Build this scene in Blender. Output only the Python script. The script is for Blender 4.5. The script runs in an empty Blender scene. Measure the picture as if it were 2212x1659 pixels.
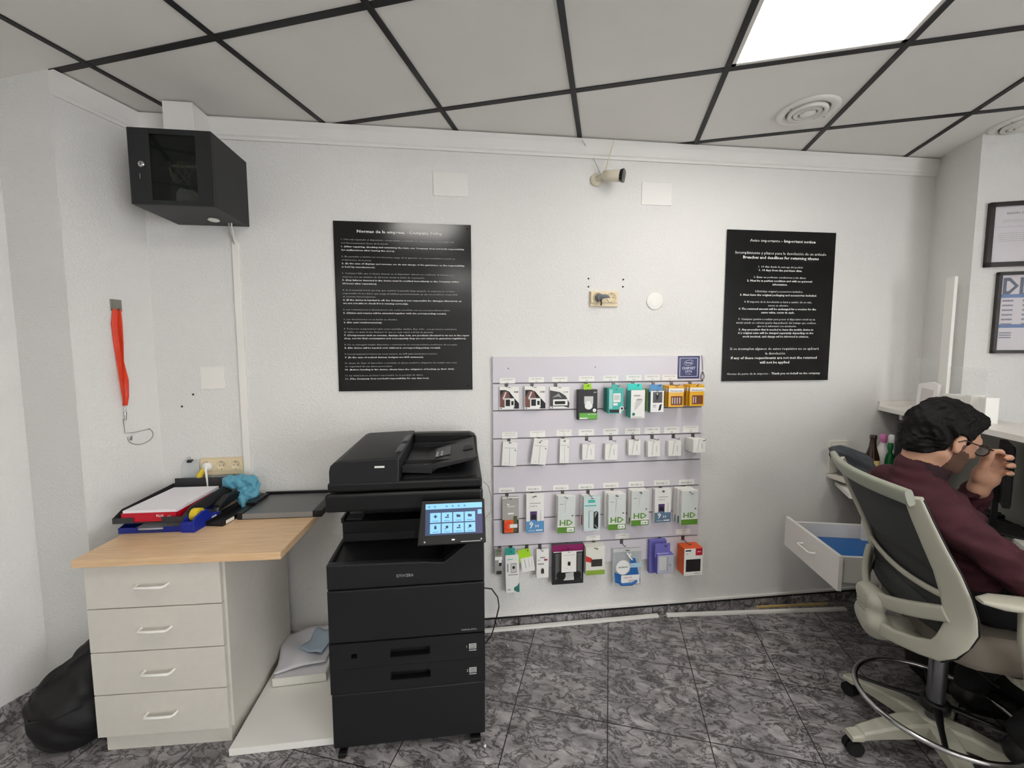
import bpy, math, random
import numpy as np
from mathutils import Matrix, Vector
S = bpy.context.scene
C = S.collection
random.seed(7)
# ------------------------------------------------------------------ camera
EYE = np.array([0.0, 0.0, 1.555])
FW = np.array([0.11820526, 0.98968292, -0.08096437])
RW = np.array([0.99291464, -0.11880187, -0.0025746])
UW = np.array([0.01216676, 0.08008638, 0.99671367])
FP = 907.5
cam = bpy.data.cameras.new('camera')
cam.sensor_fit = 'HORIZONTAL'; cam.sensor_width = 36.0
cam.lens = FP / 2212 * 36.0
cam.clip_start = 0.02
camo = bpy.data.objects.new('camera', cam); C.objects.link(camo)
M = Matrix.Identity(4)
for i in range(3):
    M[i][0] = RW[i]; M[i][1] = UW[i]; M[i][2] = -FW[i]; M[i][3] = EYE[i]
camo.matrix_world = M
S.camera = camo
# ------------------------------------------------------------------ world, exposure
w = bpy.data.worlds.new('world'); S.world = w; w.use_nodes = True
w.node_tree.nodes['Background'].inputs[0].default_value = (0.97, 0.98, 1.0, 1)
w.node_tree.nodes['Background'].inputs[1].default_value = 5.0
S.view_settings.view_transform = 'Standard'
S.view_settings.look = 'None'
S.view_settings.gamma = 1
S.view_settings.use_curve_mapping = False
S.view_settings.exposure = 0.86
PANEL_POWER = 8.0
# ------------------------------------------------------------------ room directions (the tile grid stands at an angle to the long wall)
GA = math.radians(19.905)
AD = np.array([math.sin(GA), math.cos(GA), 0.0])
BD = np.array([math.cos(GA), -math.sin(GA), 0.0])
WALL = 2.245; CEIL = 2.655
def AB(a, b, z=0.0): return tuple(AD * a + BD * b + np.array([0, 0, z]))
def ray(px, py): return ((px - 1106) * RW - (py - 829.5) * UW) / FP + FW
def hy(px, py, y=WALL):
    d = ray(px, py); return EYE + d * (y / d[1])
def hz(px, py, z):
    d = ray(px, py); return EYE + d * ((z - EYE[2]) / d[2])
def hx(px, py, x):
    d = ray(px, py); return EYE + d * (x / d[0])
def hp(px, py, p0, n):
    d = ray(px, py); p0 = np.array(p0, float)
    return EYE + d * (((p0 - EYE) @ n) / (d @ n))
# ------------------------------------------------------------------ materials
def lin(c):
    return tuple(((v / 255) / 12.92 if v / 255 <= 0.04045 else (((v / 255) + 0.055) / 1.055) ** 2.4) for v in c[:3]) + (1.0,)
MATS = {}
def mat(name, col, rough=0.5, metal=0.0, bump=0.0, bscale=200.0, var=0.0, vscale=8.0, emit=0.0, alpha=1.0, spec=0.5, coat=0.0, trans=0.0, ior=1.45):
    if name in MATS: return MATS[name]
    m = bpy.data.materials.new(name); m.use_nodes = True
    nt = m.node_tree; b = nt.nodes['Principled BSDF']
    L = lin(col)
    b.inputs['Base Color'].default_value = L
    b.inputs['Roughness'].default_value = rough
    b.inputs['Metallic'].default_value = metal
    b.inputs['Specular IOR Level'].default_value = spec
    b.inputs['Coat Weight'].default_value = coat
    b.inputs['Transmission Weight'].default_value = trans
    b.inputs['IOR'].default_value = ior
    b.inputs['Alpha'].default_value = alpha
    if emit:
        b.inputs['Emission Color'].default_value = L
        b.inputs['Emission Strength'].default_value = emit
    tc = nt.nodes.new('ShaderNodeTexCoord')
    if var:
        n = nt.nodes.new('ShaderNodeTexNoise'); n.inputs['Scale'].default_value = vscale; n.inputs['Detail'].default_value = 6
        nt.links.new(tc.outputs['Object'], n.inputs['Vector'])
        r = nt.nodes.new('ShaderNodeValToRGB')
        r.color_ramp.elements[0].position = 0.3; r.color_ramp.elements[1].position = 0.7
        r.color_ramp.elements[0].color = tuple(max(0, v * (1 - var)) for v in L[:3]) + (1,)
        r.color_ramp.elements[1].color = tuple(min(1, v * (1 + var)) for v in L[:3]) + (1,)
        nt.links.new(n.outputs['Fac'], r.inputs['Fac']); nt.links.new(r.outputs['Color'], b.inputs['Base Color'])
    if bump:
        n = nt.nodes.new('ShaderNodeTexNoise'); n.inputs['Scale'].default_value = bscale; n.inputs['Detail'].default_value = 3
        nt.links.new(tc.outputs['Object'], n.inputs['Vector'])
        bp = nt.nodes.new('ShaderNodeBump'); bp.inputs['Strength'].default_value = bump; bp.inputs['Distance'].default_value = 0.002
        nt.links.new(n.outputs['Fac'], bp.inputs['Height']); nt.links.new(bp.outputs['Normal'], b.inputs['Normal'])
    MATS[name] = m
    return m
def stucco():
    m = bpy.data.materials.new('stucco_white'); m.use_nodes = True; nt = m.node_tree; b = nt.nodes['Principled BSDF']
    b.inputs['Roughness'].default_value = 0.75; b.inputs['Specular IOR Level'].default_value = 0.3
    tc = nt.nodes.new('ShaderNodeTexCoord')
    n1 = nt.nodes.new('ShaderNodeTexNoise'); n1.inputs['Scale'].default_value = 105; n1.inputs['Detail'].default_value = 4; n1.inputs['Distortion'].default_value = 0.6
    n2 = nt.nodes.new('ShaderNodeTexNoise'); n2.inputs['Scale'].default_value = 1.6; n2.inputs['Detail'].default_value = 5
    for n in (n1, n2): nt.links.new(tc.outputs['Object'], n.inputs['Vector'])
    rr = nt.nodes.new('ShaderNodeValToRGB'); rr.color_ramp.elements[0].position = 0.38; rr.color_ramp.elements[1].position = 0.66
    nt.links.new(n1.outputs['Fac'], rr.inputs['Fac'])
    bp = nt.nodes.new('ShaderNodeBump'); bp.inputs['Strength'].default_value = 0.5; bp.inputs['Distance'].default_value = 0.0022
    nt.links.new(rr.outputs['Color'], bp.inputs['Height']); nt.links.new(bp.outputs['Normal'], b.inputs['Normal'])
    r = nt.nodes.new('ShaderNodeValToRGB')
    r.color_ramp.elements[0].color = lin((223, 222, 219)); r.color_ramp.elements[1].color = lin((231, 230, 227))
    nt.links.new(n2.outputs['Fac'], r.inputs['Fac']); nt.links.new(r.outputs['Color'], b.inputs['Base Color'])
    return m
STUC = stucco()
def floor_mat(tile=0.397, oa=0.015, ob=1.684, name='marbled_tile'):
    m = bpy.data.materials.new(name); m.use_nodes = True; nt = m.node_tree; b = nt.nodes['Principled BSDF']; N = nt.nodes.new; K = nt.links.new
    tc = N('ShaderNodeTexCoord')
    mp = N('ShaderNodeMapping'); mp.inputs['Location'].default_value = (-oa, -ob, 0)
    K(tc.outputs['Object'], mp.inputs['Vector'])
    br = N('ShaderNodeTexBrick'); br.offset = 0; br.squash = 1
    br.inputs['Scale'].default_value = 1; br.inputs['Brick Width'].default_value = tile; br.inputs['Row Height'].default_value = tile
    br.inputs['Mortar Size'].default_value = 0.0026; br.inputs['Mortar Smooth'].default_value = 0.2; br.inputs['Bias'].default_value = 0
    br.inputs['Color1'].default_value = (0.35, 0.35, 0.35, 1); br.inputs['Color2'].default_value = (0.65, 0.65, 0.65, 1)
    K(mp.outputs['Vector'], br.inputs['Vector'])
    # stretch the marbling diagonally
    m2 = N('ShaderNodeMapping'); m2.inputs['Rotation'].default_value = (0, 0, math.radians(35)); m2.inputs['Scale'].default_value = (1.0, 1.8, 1)
    K(tc.outputs['Object'], m2.inputs['Vector'])
    n1 = N('ShaderNodeTexNoise'); n1.inputs['Scale'].default_value = 7.5; n1.inputs['Detail'].default_value = 9; n1.inputs['Roughness'].default_value = 0.7; n1.inputs['Distortion'].default_value = 0.6
    n2 = N('ShaderNodeTexNoise'); n2.inputs['Scale'].default_value = 10; n2.inputs['Detail'].default_value = 9; n2.inputs['Roughness'].default_value = 0.66; n2.inputs['Distortion'].default_value = 0.7
    n3 = N('ShaderNodeTexNoise'); n3.inputs['Scale'].default_value = 3.2; n3.inputs['Detail'].default_value = 4; n3.inputs['Distortion'].default_value = 0.8
    for n in (n1, n2, n3): K(m2.outputs['Vector'], n.inputs['Vector'])
    r1 = N('ShaderNodeValToRGB'); e = r1.color_ramp.elements
    e[0].position = 0.30; e[0].color = lin((92, 90, 90)); e[1].position = 0.72; e[1].color = lin((210, 206, 206))
    x = r1.color_ramp.elements.new(0.5); x.color = lin((156, 152, 155))
    K(n1.outputs['Fac'], r1.inputs['Fac'])
    r2 = N('ShaderNodeValToRGB'); e = r2.color_ramp.elements      # dark thin veins around the middle of the noise
    e[0].position = 0.465; e[0].color = (0, 0, 0, 1); e[1].position = 0.55; e[1].color = (0, 0, 0, 1)
    x = r2.color_ramp.elements.new(0.50); x.color = (1, 1, 1, 1)
    K(n2.outputs['Fac'], r2.inputs['Fac'])
    mv = N('ShaderNodeMix'); mv.data_type = 'RGBA'; K(r2.outputs['Color'], mv.inputs['Factor']); K(r1.outputs['Color'], mv.inputs['A']); mv.inputs['B'].default_value = lin((54, 53, 54))
    r3 = N('ShaderNodeValToRGB'); e = r3.color_ramp.elements
    e[0].position = 0.35; e[0].color = lin((130, 126, 130)); e[1].position = 0.7; e[1].color = lin((148, 144, 132))
    K(n3.outputs['Fac'], r3.inputs['Fac'])
    mt = N('ShaderNodeMix'); mt.data_type = 'RGBA'; mt.blend_type = 'OVERLAY'; mt.inputs['Factor'].default_value = 0.4
    K(mv.outputs['Result'], mt.inputs['A']); K(r3.outputs['Color'], mt.inputs['B'])
    mg = N('ShaderNodeMix'); mg.data_type = 'RGBA'; K(br.outputs['Fac'], mg.inputs['Factor']); K(mt.outputs['Result'], mg.inputs['A']); mg.inputs['B'].default_value = lin((38, 36, 38))
    K(mg.outputs['Result'], b.inputs['Base Color'])
    b.inputs['Roughness'].default_value = 0.42
    return m
def wood():
    m = bpy.data.materials.new('beech_laminate'); m.use_nodes = True; nt = m.node_tree; b = nt.nodes['Principled BSDF']; N = nt.nodes.new; K = nt.links.new
    tc = N('ShaderNodeTexCoord'); mp = N('ShaderNodeMapping'); mp.inputs['Scale'].default_value = (3, 40, 40); K(tc.outputs['Object'], mp.inputs['Vector'])
    n = N('ShaderNodeTexNoise'); n.inputs['Scale'].default_value = 3; n.inputs['Detail'].default_value = 6; K(mp.outputs['Vector'], n.inputs['Vector'])
    r = N('ShaderNodeValToRGB'); r.color_ramp.elements[0].position = 0.3; r.color_ramp.elements[0].color = lin((214, 176, 132)); r.color_ramp.elements[1].position = 0.75; r.color_ramp.elements[1].color = lin((234, 202, 162))
    K(n.outputs['Fac'], r.inputs['Fac']); K(r.outputs['Color'], b.inputs['Base Color']); b.inputs['Roughness'].default_value = 0.38
    return m
WOOD = wood()
WHITE = mat('white_paint', (232, 230, 226), 0.5)
PLAST = mat('white_plastic', (236, 234, 228), 0.35)
CREAM = mat('cream_plastic', (224, 207, 172), 0.4)
LAMI = mat('grey_white_laminate', (214, 209, 199), 0.45, var=0.02, vscale=30)
LAMW = mat('white_laminate', (238, 236, 230), 0.4)
BLACK = mat('black_plastic', (18, 18, 20), 0.42, bump=0.05, bscale=900)
BLACKG = mat('black_gloss', (8, 8, 9), 0.12)
BLACKM = mat('black_matt', (14, 14, 15), 0.8)
INK = mat('printer_charcoal', (22, 23, 26), 0.5, bump=0.06, bscale=1200)
INK2 = mat('printer_black', (12, 12, 13), 0.42)
SIGNB = mat('sign_black_gloss', (9, 10, 11), 0.16, spec=0.6)
SIGNT = mat('sign_white_ink', (228, 228, 224), 0.5)
SIGNG = mat('sign_grey_ink', (176, 176, 174), 0.5)
CHROME = mat('chrome', (200, 200, 200), 0.18, metal=1.0)
STEEL = mat('grey_steel', (120, 120, 122), 0.4, metal=0.8)
CARD = mat('white_card', (238, 237, 232), 0.5)
CARDG = mat('pale_grey_card', (206, 206, 204), 0.5)
PAPER = mat('paper', (236, 234, 238), 0.8)
def flat(name, c, r=0.5): return mat(name, c, r)
# ------------------------------------------------------------------ mesh builder
class MB:
    def __init__(s): s.v = []; s.f = []; s.mi = []; s.sm = []; s.mats = []
    def m(s, material):
        if material not in s.mats: s.mats.append(material)
        return s.mats.index(material)
    def add(s, vs, fs, material, smooth=False):
        o = len(s.v); s.v += [tuple(float(c) for c in v) for v in vs]; k = s.m(material)
        for f in fs: s.f.append(tuple(i + o for i in f)); s.mi.append(k); s.sm.append(smooth)
        return s
    def box(s, x0, x1, y0, y1, z0, z1, material):
        vs = [(x, y, z) for z in (z0, z1) for y in (y0, y1) for x in (x0, x1)]
        return s.add(vs, [(0, 2, 3, 1), (4, 5, 7, 6), (0, 1, 5, 4), (2, 6, 7, 3), (0, 4, 6, 2), (1, 3, 7, 5)], material)
    def prism(s, poly, d, material, smooth=False):
        """poly: list of 3D points (planar), extruded by vector d"""
        n = len(poly); p = [np.array(q, float) for q in poly]; d = np.array(d, float)
        vs = p + [q + d for q in p]
        fs = [tuple(range(n))[::-1], tuple(range(n, 2 * n))] + [(i, (i + 1) % n, (i + 1) % n + n, i + n) for i in range(n)]
        return s.add(vs, fs, material, smooth)
    def rings(s, R, material, close=True, caps=True, smooth=True):
        n = len(R[0]); vs = [p for r in R for p in r]; fs = []
        for i in range(len(R) - 1):
            for j in range(n if close else n - 1):
                a = i * n + j; b = i * n + (j + 1) % n; fs.append((a, b, b + n, a + n))
        s.add(vs, fs, material, smooth)
        if caps:
            s.add(R[0], [tuple(range(n))[::-1]], material, False); s.add(R[-1], [tuple(range(n))], material, False)
        return s
    def tube(s, pts, r, material, n=10, closed=False, caps=True):
        P = [np.array(p, float) for p in pts]; rr = r if hasattr(r, '__len__') else [r] * len(P)
        R = []; up = None
        for i, p in enumerate(P):
            if closed: t = P[(i + 1) % len(P)] - P[i - 1]
            else: t = P[min(i + 1, len(P) - 1)] - P[max(i - 1, 0)]
            t = t / (np.linalg.norm(t) + 1e-12)
            if up is None:
                up = np.array([0, 0, 1.0]) if abs(t[2]) < 0.9 else np.array([1.0, 0, 0])
            a = up - t * (up @ t); a /= np.linalg.norm(a) + 1e-12; up = a; b = np.cross(t, a)
            R.append([p + rr[i] * (a * math.cos(q) + b * math.sin(q)) for q in [2 * math.pi * k / n for k in range(n)]])
        if closed: R.append(R[0]); caps = False
        return s.rings(R, material, caps=caps)
    def lathe(s, prof, material, c=(0, 0, 0), axis='z', n=28, caps=True):
        c = np.array(c, float); R = []
        for r, h in prof:
            ring = []
            for k in range(n):
                q = 2 * math.pi * k / n; a, b = r * math.cos(q), r * math.sin(q)
                ring.append(c + {'z': (a, b, h), 'y': (a, h, -b), 'x': (h, a, b)}[axis])
            R.append(ring)
        return s.rings(R, material, caps=caps)
    def sweep(s, pts, A, w, t, material, n=12, p=3.0, closed=False):
        """flat bar swept along pts; A gives the width direction per point"""
        P = [np.array(q, float) for q in pts]; R = []
        for i, q in enumerate(P):
            if closed: tt = P[(i + 1) % len(P)] - P[i - 1]
            else: tt = P[min(i + 1, len(P) - 1)] - P[max(i - 1, 0)]
            tt /= np.linalg.norm(tt) + 1e-12
            a = np.array(A[i] if hasattr(A[0], '__len__') else A, float); a = a - tt * (a @ tt); a /= np.linalg.norm(a)
            b = np.cross(tt, a)
            ww = w[i] if hasattr(w, '__len__') else w; th = t[i] if hasattr(t, '__len__') else t
            ring = []
            for k in range(n):
                g = 2 * math.pi * (k + 0.5) / n; c, d = math.cos(g), math.sin(g)
                ring.append(q + a * ww / 2 * math.copysign(abs(c) ** (2 / p), c) + b * th / 2 * math.copysign(abs(d) ** (2 / p), d))
            R.append(ring)
        if closed: R.append(R[0])
        return s.rings(R, material, caps=not closed)
    def xf(s, Mx):
        s.v = [tuple(Mx @ Vector(v)) for v in s.v]; return s
    def obj(s, name, parent=None, bevel=0.0, loc=None, rotz=0.0, seg=2, sub=0):
        me = bpy.data.meshes.new(name); me.from_pydata(s.v, [], s.f)
        for m_ in s.mats: me.materials.append(m_)
        me.polygons.foreach_set('material_index', s.mi); me.polygons.foreach_set('use_smooth', s.sm)
        me.update()
        o = bpy.data.objects.new(name, me); C.objects.link(o)
        if parent is not None: o.parent = parent
        if loc is not None: o.location = loc
        if rotz: o.rotation_euler = (0, 0, rotz)
        if bevel:
            b = o.modifiers.new('bevel', 'BEVEL'); b.width = bevel; b.segments = seg; b.limit_method = 'ANGLE'; b.angle_limit = math.radians(40)
        if sub:
            b = o.modifiers.new('sub', 'SUBSURF'); b.levels = sub; b.render_levels = sub
        return o
def tag(o, label, cat, group=None):
    o['label'] = label; o['category'] = cat
    if group: o['group'] = group
    return o
def struct(o): o['kind'] = 'structure'; return o
def thing(name, label, cat, loc=(0, 0, 0), rotz=0.0, group=None):
    o = bpy.data.objects.new(name, None); C.objects.link(o); o.location = loc; o.rotation_euler = (0, 0, rotz); o.empty_display_size = 0.05
    return tag(o, label, cat, group)
def text_data(body, bold=0.0):
    cu = bpy.data.curves.new('t', 'FONT'); cu.body = body; cu.size = 1; cu.offset = bold; cu.resolution_u = 1
    ob = bpy.data.objects.new('t', cu); C.objects.link(ob)
    dg = bpy.context.evaluated_depsgraph_get(); me = bpy.data.meshes.new_from_object(ob.evaluated_get(dg))
    vs = np.array([v.co[:] for v in me.vertices]) if len(me.vertices) else np.zeros((0, 3)); fs = [tuple(p.vertices) for p in me.polygons]
    bpy.data.objects.remove(ob); bpy.data.curves.remove(cu); bpy.data.meshes.remove(me)
    return vs, fs
def add_text(mb, body, org, right, up, width=None, height=None, material=None, align='l', bold=0.0):
    """letters on the plane through org; height = capital height, width = whole run"""
    vs, fs = text_data(body, bold)
    if not len(vs): return
    x0, x1 = vs[:, 0].min(), vs[:, 0].max(); capv = 0.70
    sx = width / (x1 - x0) if width else height / capv
    sy = height / capv if height else sx
    org = np.array(org, float); right = np.array(right, float); up = np.array(up, float)
    off = {'l': 0, 'c': -(x1 - x0) * sx / 2, 'r': -(x1 - x0) * sx}[align]
    out = [org + right * ((v[0] - x0) * sx + off) + up * (v[1] * sy) for v in vs]
    mb.add(out, fs, material)
XR = (1, 0, 0); ZU = (0, 0, 1)
# ------------------------------------------------------------------ surface nets for organic shapes
def cap(P, a, b, ra, rb):
    a = np.array(a, float); b = np.array(b, float); ab = b - a; L2 = ab @ ab + 1e-12
    d = P - a; t = np.clip(d @ ab / L2, 0, 1)
    return np.linalg.norm(d - t[:, None] * ab, axis=1) - (ra + (rb - ra) * t)
def ell(P, c, r, R=None):
    d = P - np.array(c, float)
    if R is not None: d = d @ R
    r = np.array(r, float); k0 = np.linalg.norm(d / r, axis=1); k1 = np.linalg.norm(d / (r * r), axis=1) + 1e-9
    return k0 * (k0 - 1.0) / k1
def smin(a, b, k):
    h = np.clip(0.5 + 0.5 * (b - a) / k, 0, 1); return b + (a - b) * h - k * h * (1 - h)
def smax(a, b, k): return -smin(-a, -b, k)
def nets(f, lo, hi, h, B=12):
    lo = np.array(lo, float); n = np.ceil((np.array(hi) - lo) / h).astype(int) + 1
    n = ((n + B - 1) // B) * B
    G = np.ones(n, np.float32)
    nb = n // B
    bc = np.stack(np.meshgrid(*[np.arange(k) for k in nb], indexing='ij'), -1).reshape(-1, 3)
    cv = f(lo + (bc * B + B / 2) * h)
    G = np.repeat(np.repeat(np.repeat(np.sign(cv).reshape(nb).astype(np.float32), B, 0), B, 1), B, 2)
    loc = np.stack(np.meshgrid(*[np.arange(B)] * 3, indexing='ij'), -1).reshape(-1, 3)
    for q, v in zip(bc, cv):
        if abs(v) < B * h * 1.6:
            s = q * B
            G[s[0]:s[0] + B, s[1]:s[1] + B, s[2]:s[2] + B] = f(lo + (s + loc) * h).reshape(B, B, B)
    ins = G < 0
    cell = None
    cnt = np.zeros(np.array(n) - 1, np.int8)
    for i in (0, 1):
        for j in (0, 1):
            for k in (0, 1):
                cnt += ins[i:n[0] - 1 + i, j:n[1] - 1 + j, k:n[2] - 1 + k]
    act = (cnt > 0) & (cnt < 8); idx = -np.ones(act.shape, np.int64); cells = np.argwhere(act); idx[act] = np.arange(len(cells))
    pos = np.zeros((len(cells), 3)); num = np.zeros(len(cells))
    cor = [np.array((i, j, k)) for i in (0, 1) for j in (0, 1) for k in (0, 1)]
    for a in range(8):
        for b in range(a + 1, 8):
            if np.abs(cor[a] - cor[b]).sum() != 1: continue
            ca = cells + cor[a]; cb = cells + cor[b]
            va = G[ca[:, 0], ca[:, 1], ca[:, 2]].astype(float); vb = G[cb[:, 0], cb[:, 1], cb[:, 2]].astype(float)
            m_ = (va < 0) != (vb < 0); t = np.where(m_, va / (va - vb + 1e-20), 0)
            pos += np.where(m_[:, None], ca + (cb - ca) * t[:, None], 0); num += m_
    V = lo + pos / num[:, None] * h
    F = []
    for ax in range(3):
        o1, o2 = [(1, 2), (2, 0), (0, 1)][ax]
        sl0 = [slice(None)] * 3; sl1 = [slice(None)] * 3; sl0[ax] = slice(0, -1); sl1[ax] = slice(1, None)
        a = ins[tuple(sl0)]; b = ins[tuple(sl1)]; e = np.argwhere(a != b)
        e = e[(e[:, o1] > 0) & (e[:, o2] > 0) & (e[:, o1] < n[o1] - 1) & (e[:, o2] < n[o2] - 1)]
        d1 = np.zeros(3, int); d1[o1] = 1; d2 = np.zeros(3, int); d2[o2] = 1
        q = [idx[tuple((e - x).T)] for x in (d1 * 0, d1, d1 + d2, d2)]
        q = np.stack(q, 1); fl = ~a[tuple(e.T)]
        q[fl] = q[fl][:, ::-1]
        F.append(q[(q >= 0).all(1)])
    return V, np.concatenate(F)
def nets_obj(name, f, lo, hi, h, material, parent=None, post=None, smooth_it=2):
    V, F = nets(f, lo, hi, h)
    if post is not None: V = post(V)
    mb = MB(); mb.add(V, [tuple(int(i) for i in q) for q in F], material, True)
    o = mb.obj(name, parent)
    if smooth_it:
        s_ = o.modifiers.new('smooth', 'SMOOTH'); s_.factor = 0.5; s_.iterations = smooth_it
    return o
#==STRUCT
# ================================================================== the room
c0 = np.array([-1.483, WALL]); bL = c0[0] * BD[0] + c0[1] * BD[1]           # lanyard wall plane
aF = 1.281; bLL = -2.474                                                    # pier face and left wall
bR = 1.845; aR = 2.74                                                       # right return wall and right wall
# right corner on the long wall: x so that B == bR
xR = (bR + WALL * math.sin(GA)) / math.cos(GA)
P = {'c0': (c0[0], WALL), 'p1': AB(aF, bL)[:2], 'p2': AB(aF, bLL)[:2], 'p3': AB(-3.6, bLL)[:2], 'p4': AB(-3.6, 3.9)[:2], 'p5': AB(aR, 3.9)[:2], 'p6': AB(aR, bR)[:2], 'p7': (xR, WALL)}
def wall(name, a, b, out, z0=0.0, z1=CEIL, t=0.08, m=STUC):
    a = np.array(P[a] + (0,)); b = np.array(P[b] + (0,)); o = np.array(out + (0,)); o = o / np.linalg.norm(o) * t
    mb = MB(); mb.prism([a + (0, 0, z0), b + (0, 0, z0), b + (0, 0, z1), a + (0, 0, z1)], o, m)
    return struct(mb.obj(name))
ad = (AD[0], AD[1]); bd = (BD[0], BD[1]); nad = (-AD[0], -AD[1]); nbd = (-BD[0], -BD[1])
P['p1c'] = AB(aF, bL - 0.0006)[:2]; P['p6c'] = AB(aR, bR + 0.0006)[:2]; P['p1b'] = AB(aF + 0.0006, bL)[:2]; P['p6b'] = AB(aR + 0.0006, bR)[:2]
wall('wall_back', 'c0', 'p7', (0, 1)); wall('wall_alcove', 'p1b', 'c0', nbd); wall('wall_pier', 'p2', 'p1c', ad, t=0.05)
wall('wall_left', 'p3', 'p2', nbd)
wall('wall_right', 'p6c', 'p5', ad, t=0.05); wall('wall_return', 'p7', 'p6b', bd, t=0.05)
wall('wall_front', 'p4', 'p3', nad)
# unseen shop window in the far right wall, added to light the left walls
WA0, WA1, WZ0, WZ1 = -3.3, -0.35, 0.25, 2.5
mb = MB()
for a0, a1, z0, z1 in ((-3.6, WA0, 0, CEIL), (WA1, aR, 0, CEIL), (WA0, WA1, 0, WZ0), (WA0, WA1, WZ1, CEIL)):
    p = np.array(AB(a0, 3.9, z0)); q = np.array(AB(a1, 3.9, z0)); mb.prism([p, q, q + (0, 0, z1 - z0), p + (0, 0, z1 - z0)], BD * 0.08, STUC)
struct(mb.obj('wall_far_right'))
GLZ = mat('added_window_glass', (240, 248, 248), 0.03, alpha=0.12); FR = flat('grey_frame', (150, 150, 150), 0.4)
mb = MB()
for y0, y1, z0, z1 in ((WA0, WA0 + .05, WZ0, WZ1), (WA1 - .05, WA1, WZ0, WZ1), (WA0, WA1, WZ0, WZ0 + .05), (WA0, WA1, WZ1 - .05, WZ1), (-1.85, -1.80, WZ0, WZ1)): mb.box(3.92, 3.96, y0, y1, z0, z1, FR)
mb.box(3.938, 3.942, WA0 + .05, WA1 - .05, WZ0 + .05, WZ1 - .05, GLZ); struct(mb.obj('added_window_1', rotz=-GA))
# floor: mesh in grid coordinates, object turned so that the tiles follow the grid
fl = MB(); fl.box(-2.6, 4.0, -3.7, 3.4, -0.05, 0, floor_mat()); struct(fl.obj('floor', rotz=-GA))
# ceiling: panel board above a grid of black T bars
CT = mat('ceiling_tile', (236, 234, 229), 0.9, bump=0.1, bscale=400, var=0.015, vscale=3)
LB = (1.29, 0.43)                                  # A, B corner of the lit cell (cells are 0.6 m)
LIGHTS = [(1.295, 0.43), (0.095, -0.77), (-0.505, 1.63), (-2.305, 0.43)]  # the last two are unseen panels added to even out the light
mb = MB()
for ia in range(-8, 6):
    for ib in range(-5, 7):
        a0 = 1.295 + 0.6 * ia; b0 = 0.43 + 0.6 * ib
        if any(abs(a0 - x) < 0.01 and abs(b0 - y) < 0.01 for x, y in LIGHTS): continue
        mb.box(b0, b0 + 0.6, a0, a0 + 0.6, CEIL, CEIL + 0.015, CT)
struct(mb.obj('ceiling', rotz=-GA))
bars = MB(); BARM = mat('black_ceiling_bar', (24, 24, 27), 0.5)
def clipb(a):      # range of B for a bar at constant A
    lo = bL if a > aF else bLL; hi = 3.9 if a < aR else bR
    # stay in front of the long wall: y = a cosGA - b sinGA < WALL  -> b > (a cos - WALL)/sin
    lo = max(lo, (a * math.cos(GA) - WALL) / math.sin(GA) + 0.0)
    return lo + 0.002, hi
def clipa(b):
    hi = (WALL + b * math.sin(GA)) / math.cos(GA)
    if b < bL: hi = min(hi, aF)
    if b > bR: hi = min(hi, aR)
    return -3.6, hi
for i in range(-8, 4):
    a = 1.295 + 0.6 * i; lo, hi = clipb(a)
    if a > -3.6 and hi > lo: bars.box(lo, hi, a - 0.013, a + 0.013, CEIL - 0.004, CEIL - 0.0005, BARM)
for i in range(-4, 6):
    b = 0.43 + 0.6 * i; lo, hi = clipa(b)
    if b > bLL: bars.box(b - 0.0115, b + 0.0115, lo, hi, CEIL - 0.005, CEIL - 0.0005, BARM)
struct(bars.obj('trim_1', rotz=-GA))
# cornice along the long wall and the alcove wall
def cornice(name, p, q, n):
    p = np.array(p + (0,), float); q = np.array(q + (0,), float); n = np.array(n + (0,), float)
    prof = [(0, 2.560), (0.010, 2.560), (0.012, 2.572), (0.018, 2.578), (0.019, 2.592), (0.028, 2.625), (0.031, CEIL - 0.006), (0, CEIL - 0.006)]
    mb = MB(); mb.prism([p + n * a + (0, 0, z) for a, z in prof], q - p, WHITE); return struct(mb.obj(name))
cornice('trim_2', (-1.483, WALL), (xR, WALL), (0, -1))
cornice('trim_3', AB(aF, bL)[:2], (-1.483, WALL), bd)
# skirting: dark marbled tiles 6 cm high with pale joints and a black shadow line
sk = MB(); SKM = floor_mat(0.397, 0.3, 0.1, 'skirting_tile'); x = -1.45; JO = flat('pale_joint', (150, 146, 140)); BLK = flat('black_edge', (18, 17, 17))
sk.box(-1.48, xR, WALL - 0.009, WALL, 0, 0.052, SKM); sk.box(-1.48, xR, WALL - 0.012, WALL, 0.052, 0.063, BLK); sk.box(-1.48, xR, WALL - 0.011, WALL, 0.063, 0.074, WHITE)
for px in (1153, 1301, 1442, 1577, 1707):
    xx = hy(px, 1320)[0]; sk.box(xx - 0.0015, xx + 0.0015, WALL - 0.0125, WALL - 0.004, 0.0, 0.066, JO)
struct(sk.obj('baseboard_back'))
mb = MB(); q = [np.array(AB(-3.6, bLL)) , np.array(AB(aF, bLL))]; mb.prism([q[0], q[1], q[1] + (0, 0, 0.06), q[0] + (0, 0, 0.06)], BD * 0.01, SKM); struct(mb.obj('baseboard_left'))
mb = MB(); q = [np.array(AB(aR, bR + 0.02)), np.array(AB(aR, 3.9))]; mb.prism([q[0], q[1], q[1] + (0, 0, 0.06), q[0] + (0, 0, 0.06)], -AD * 0.01, SKM); struct(mb.obj('baseboard_right'))
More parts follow.
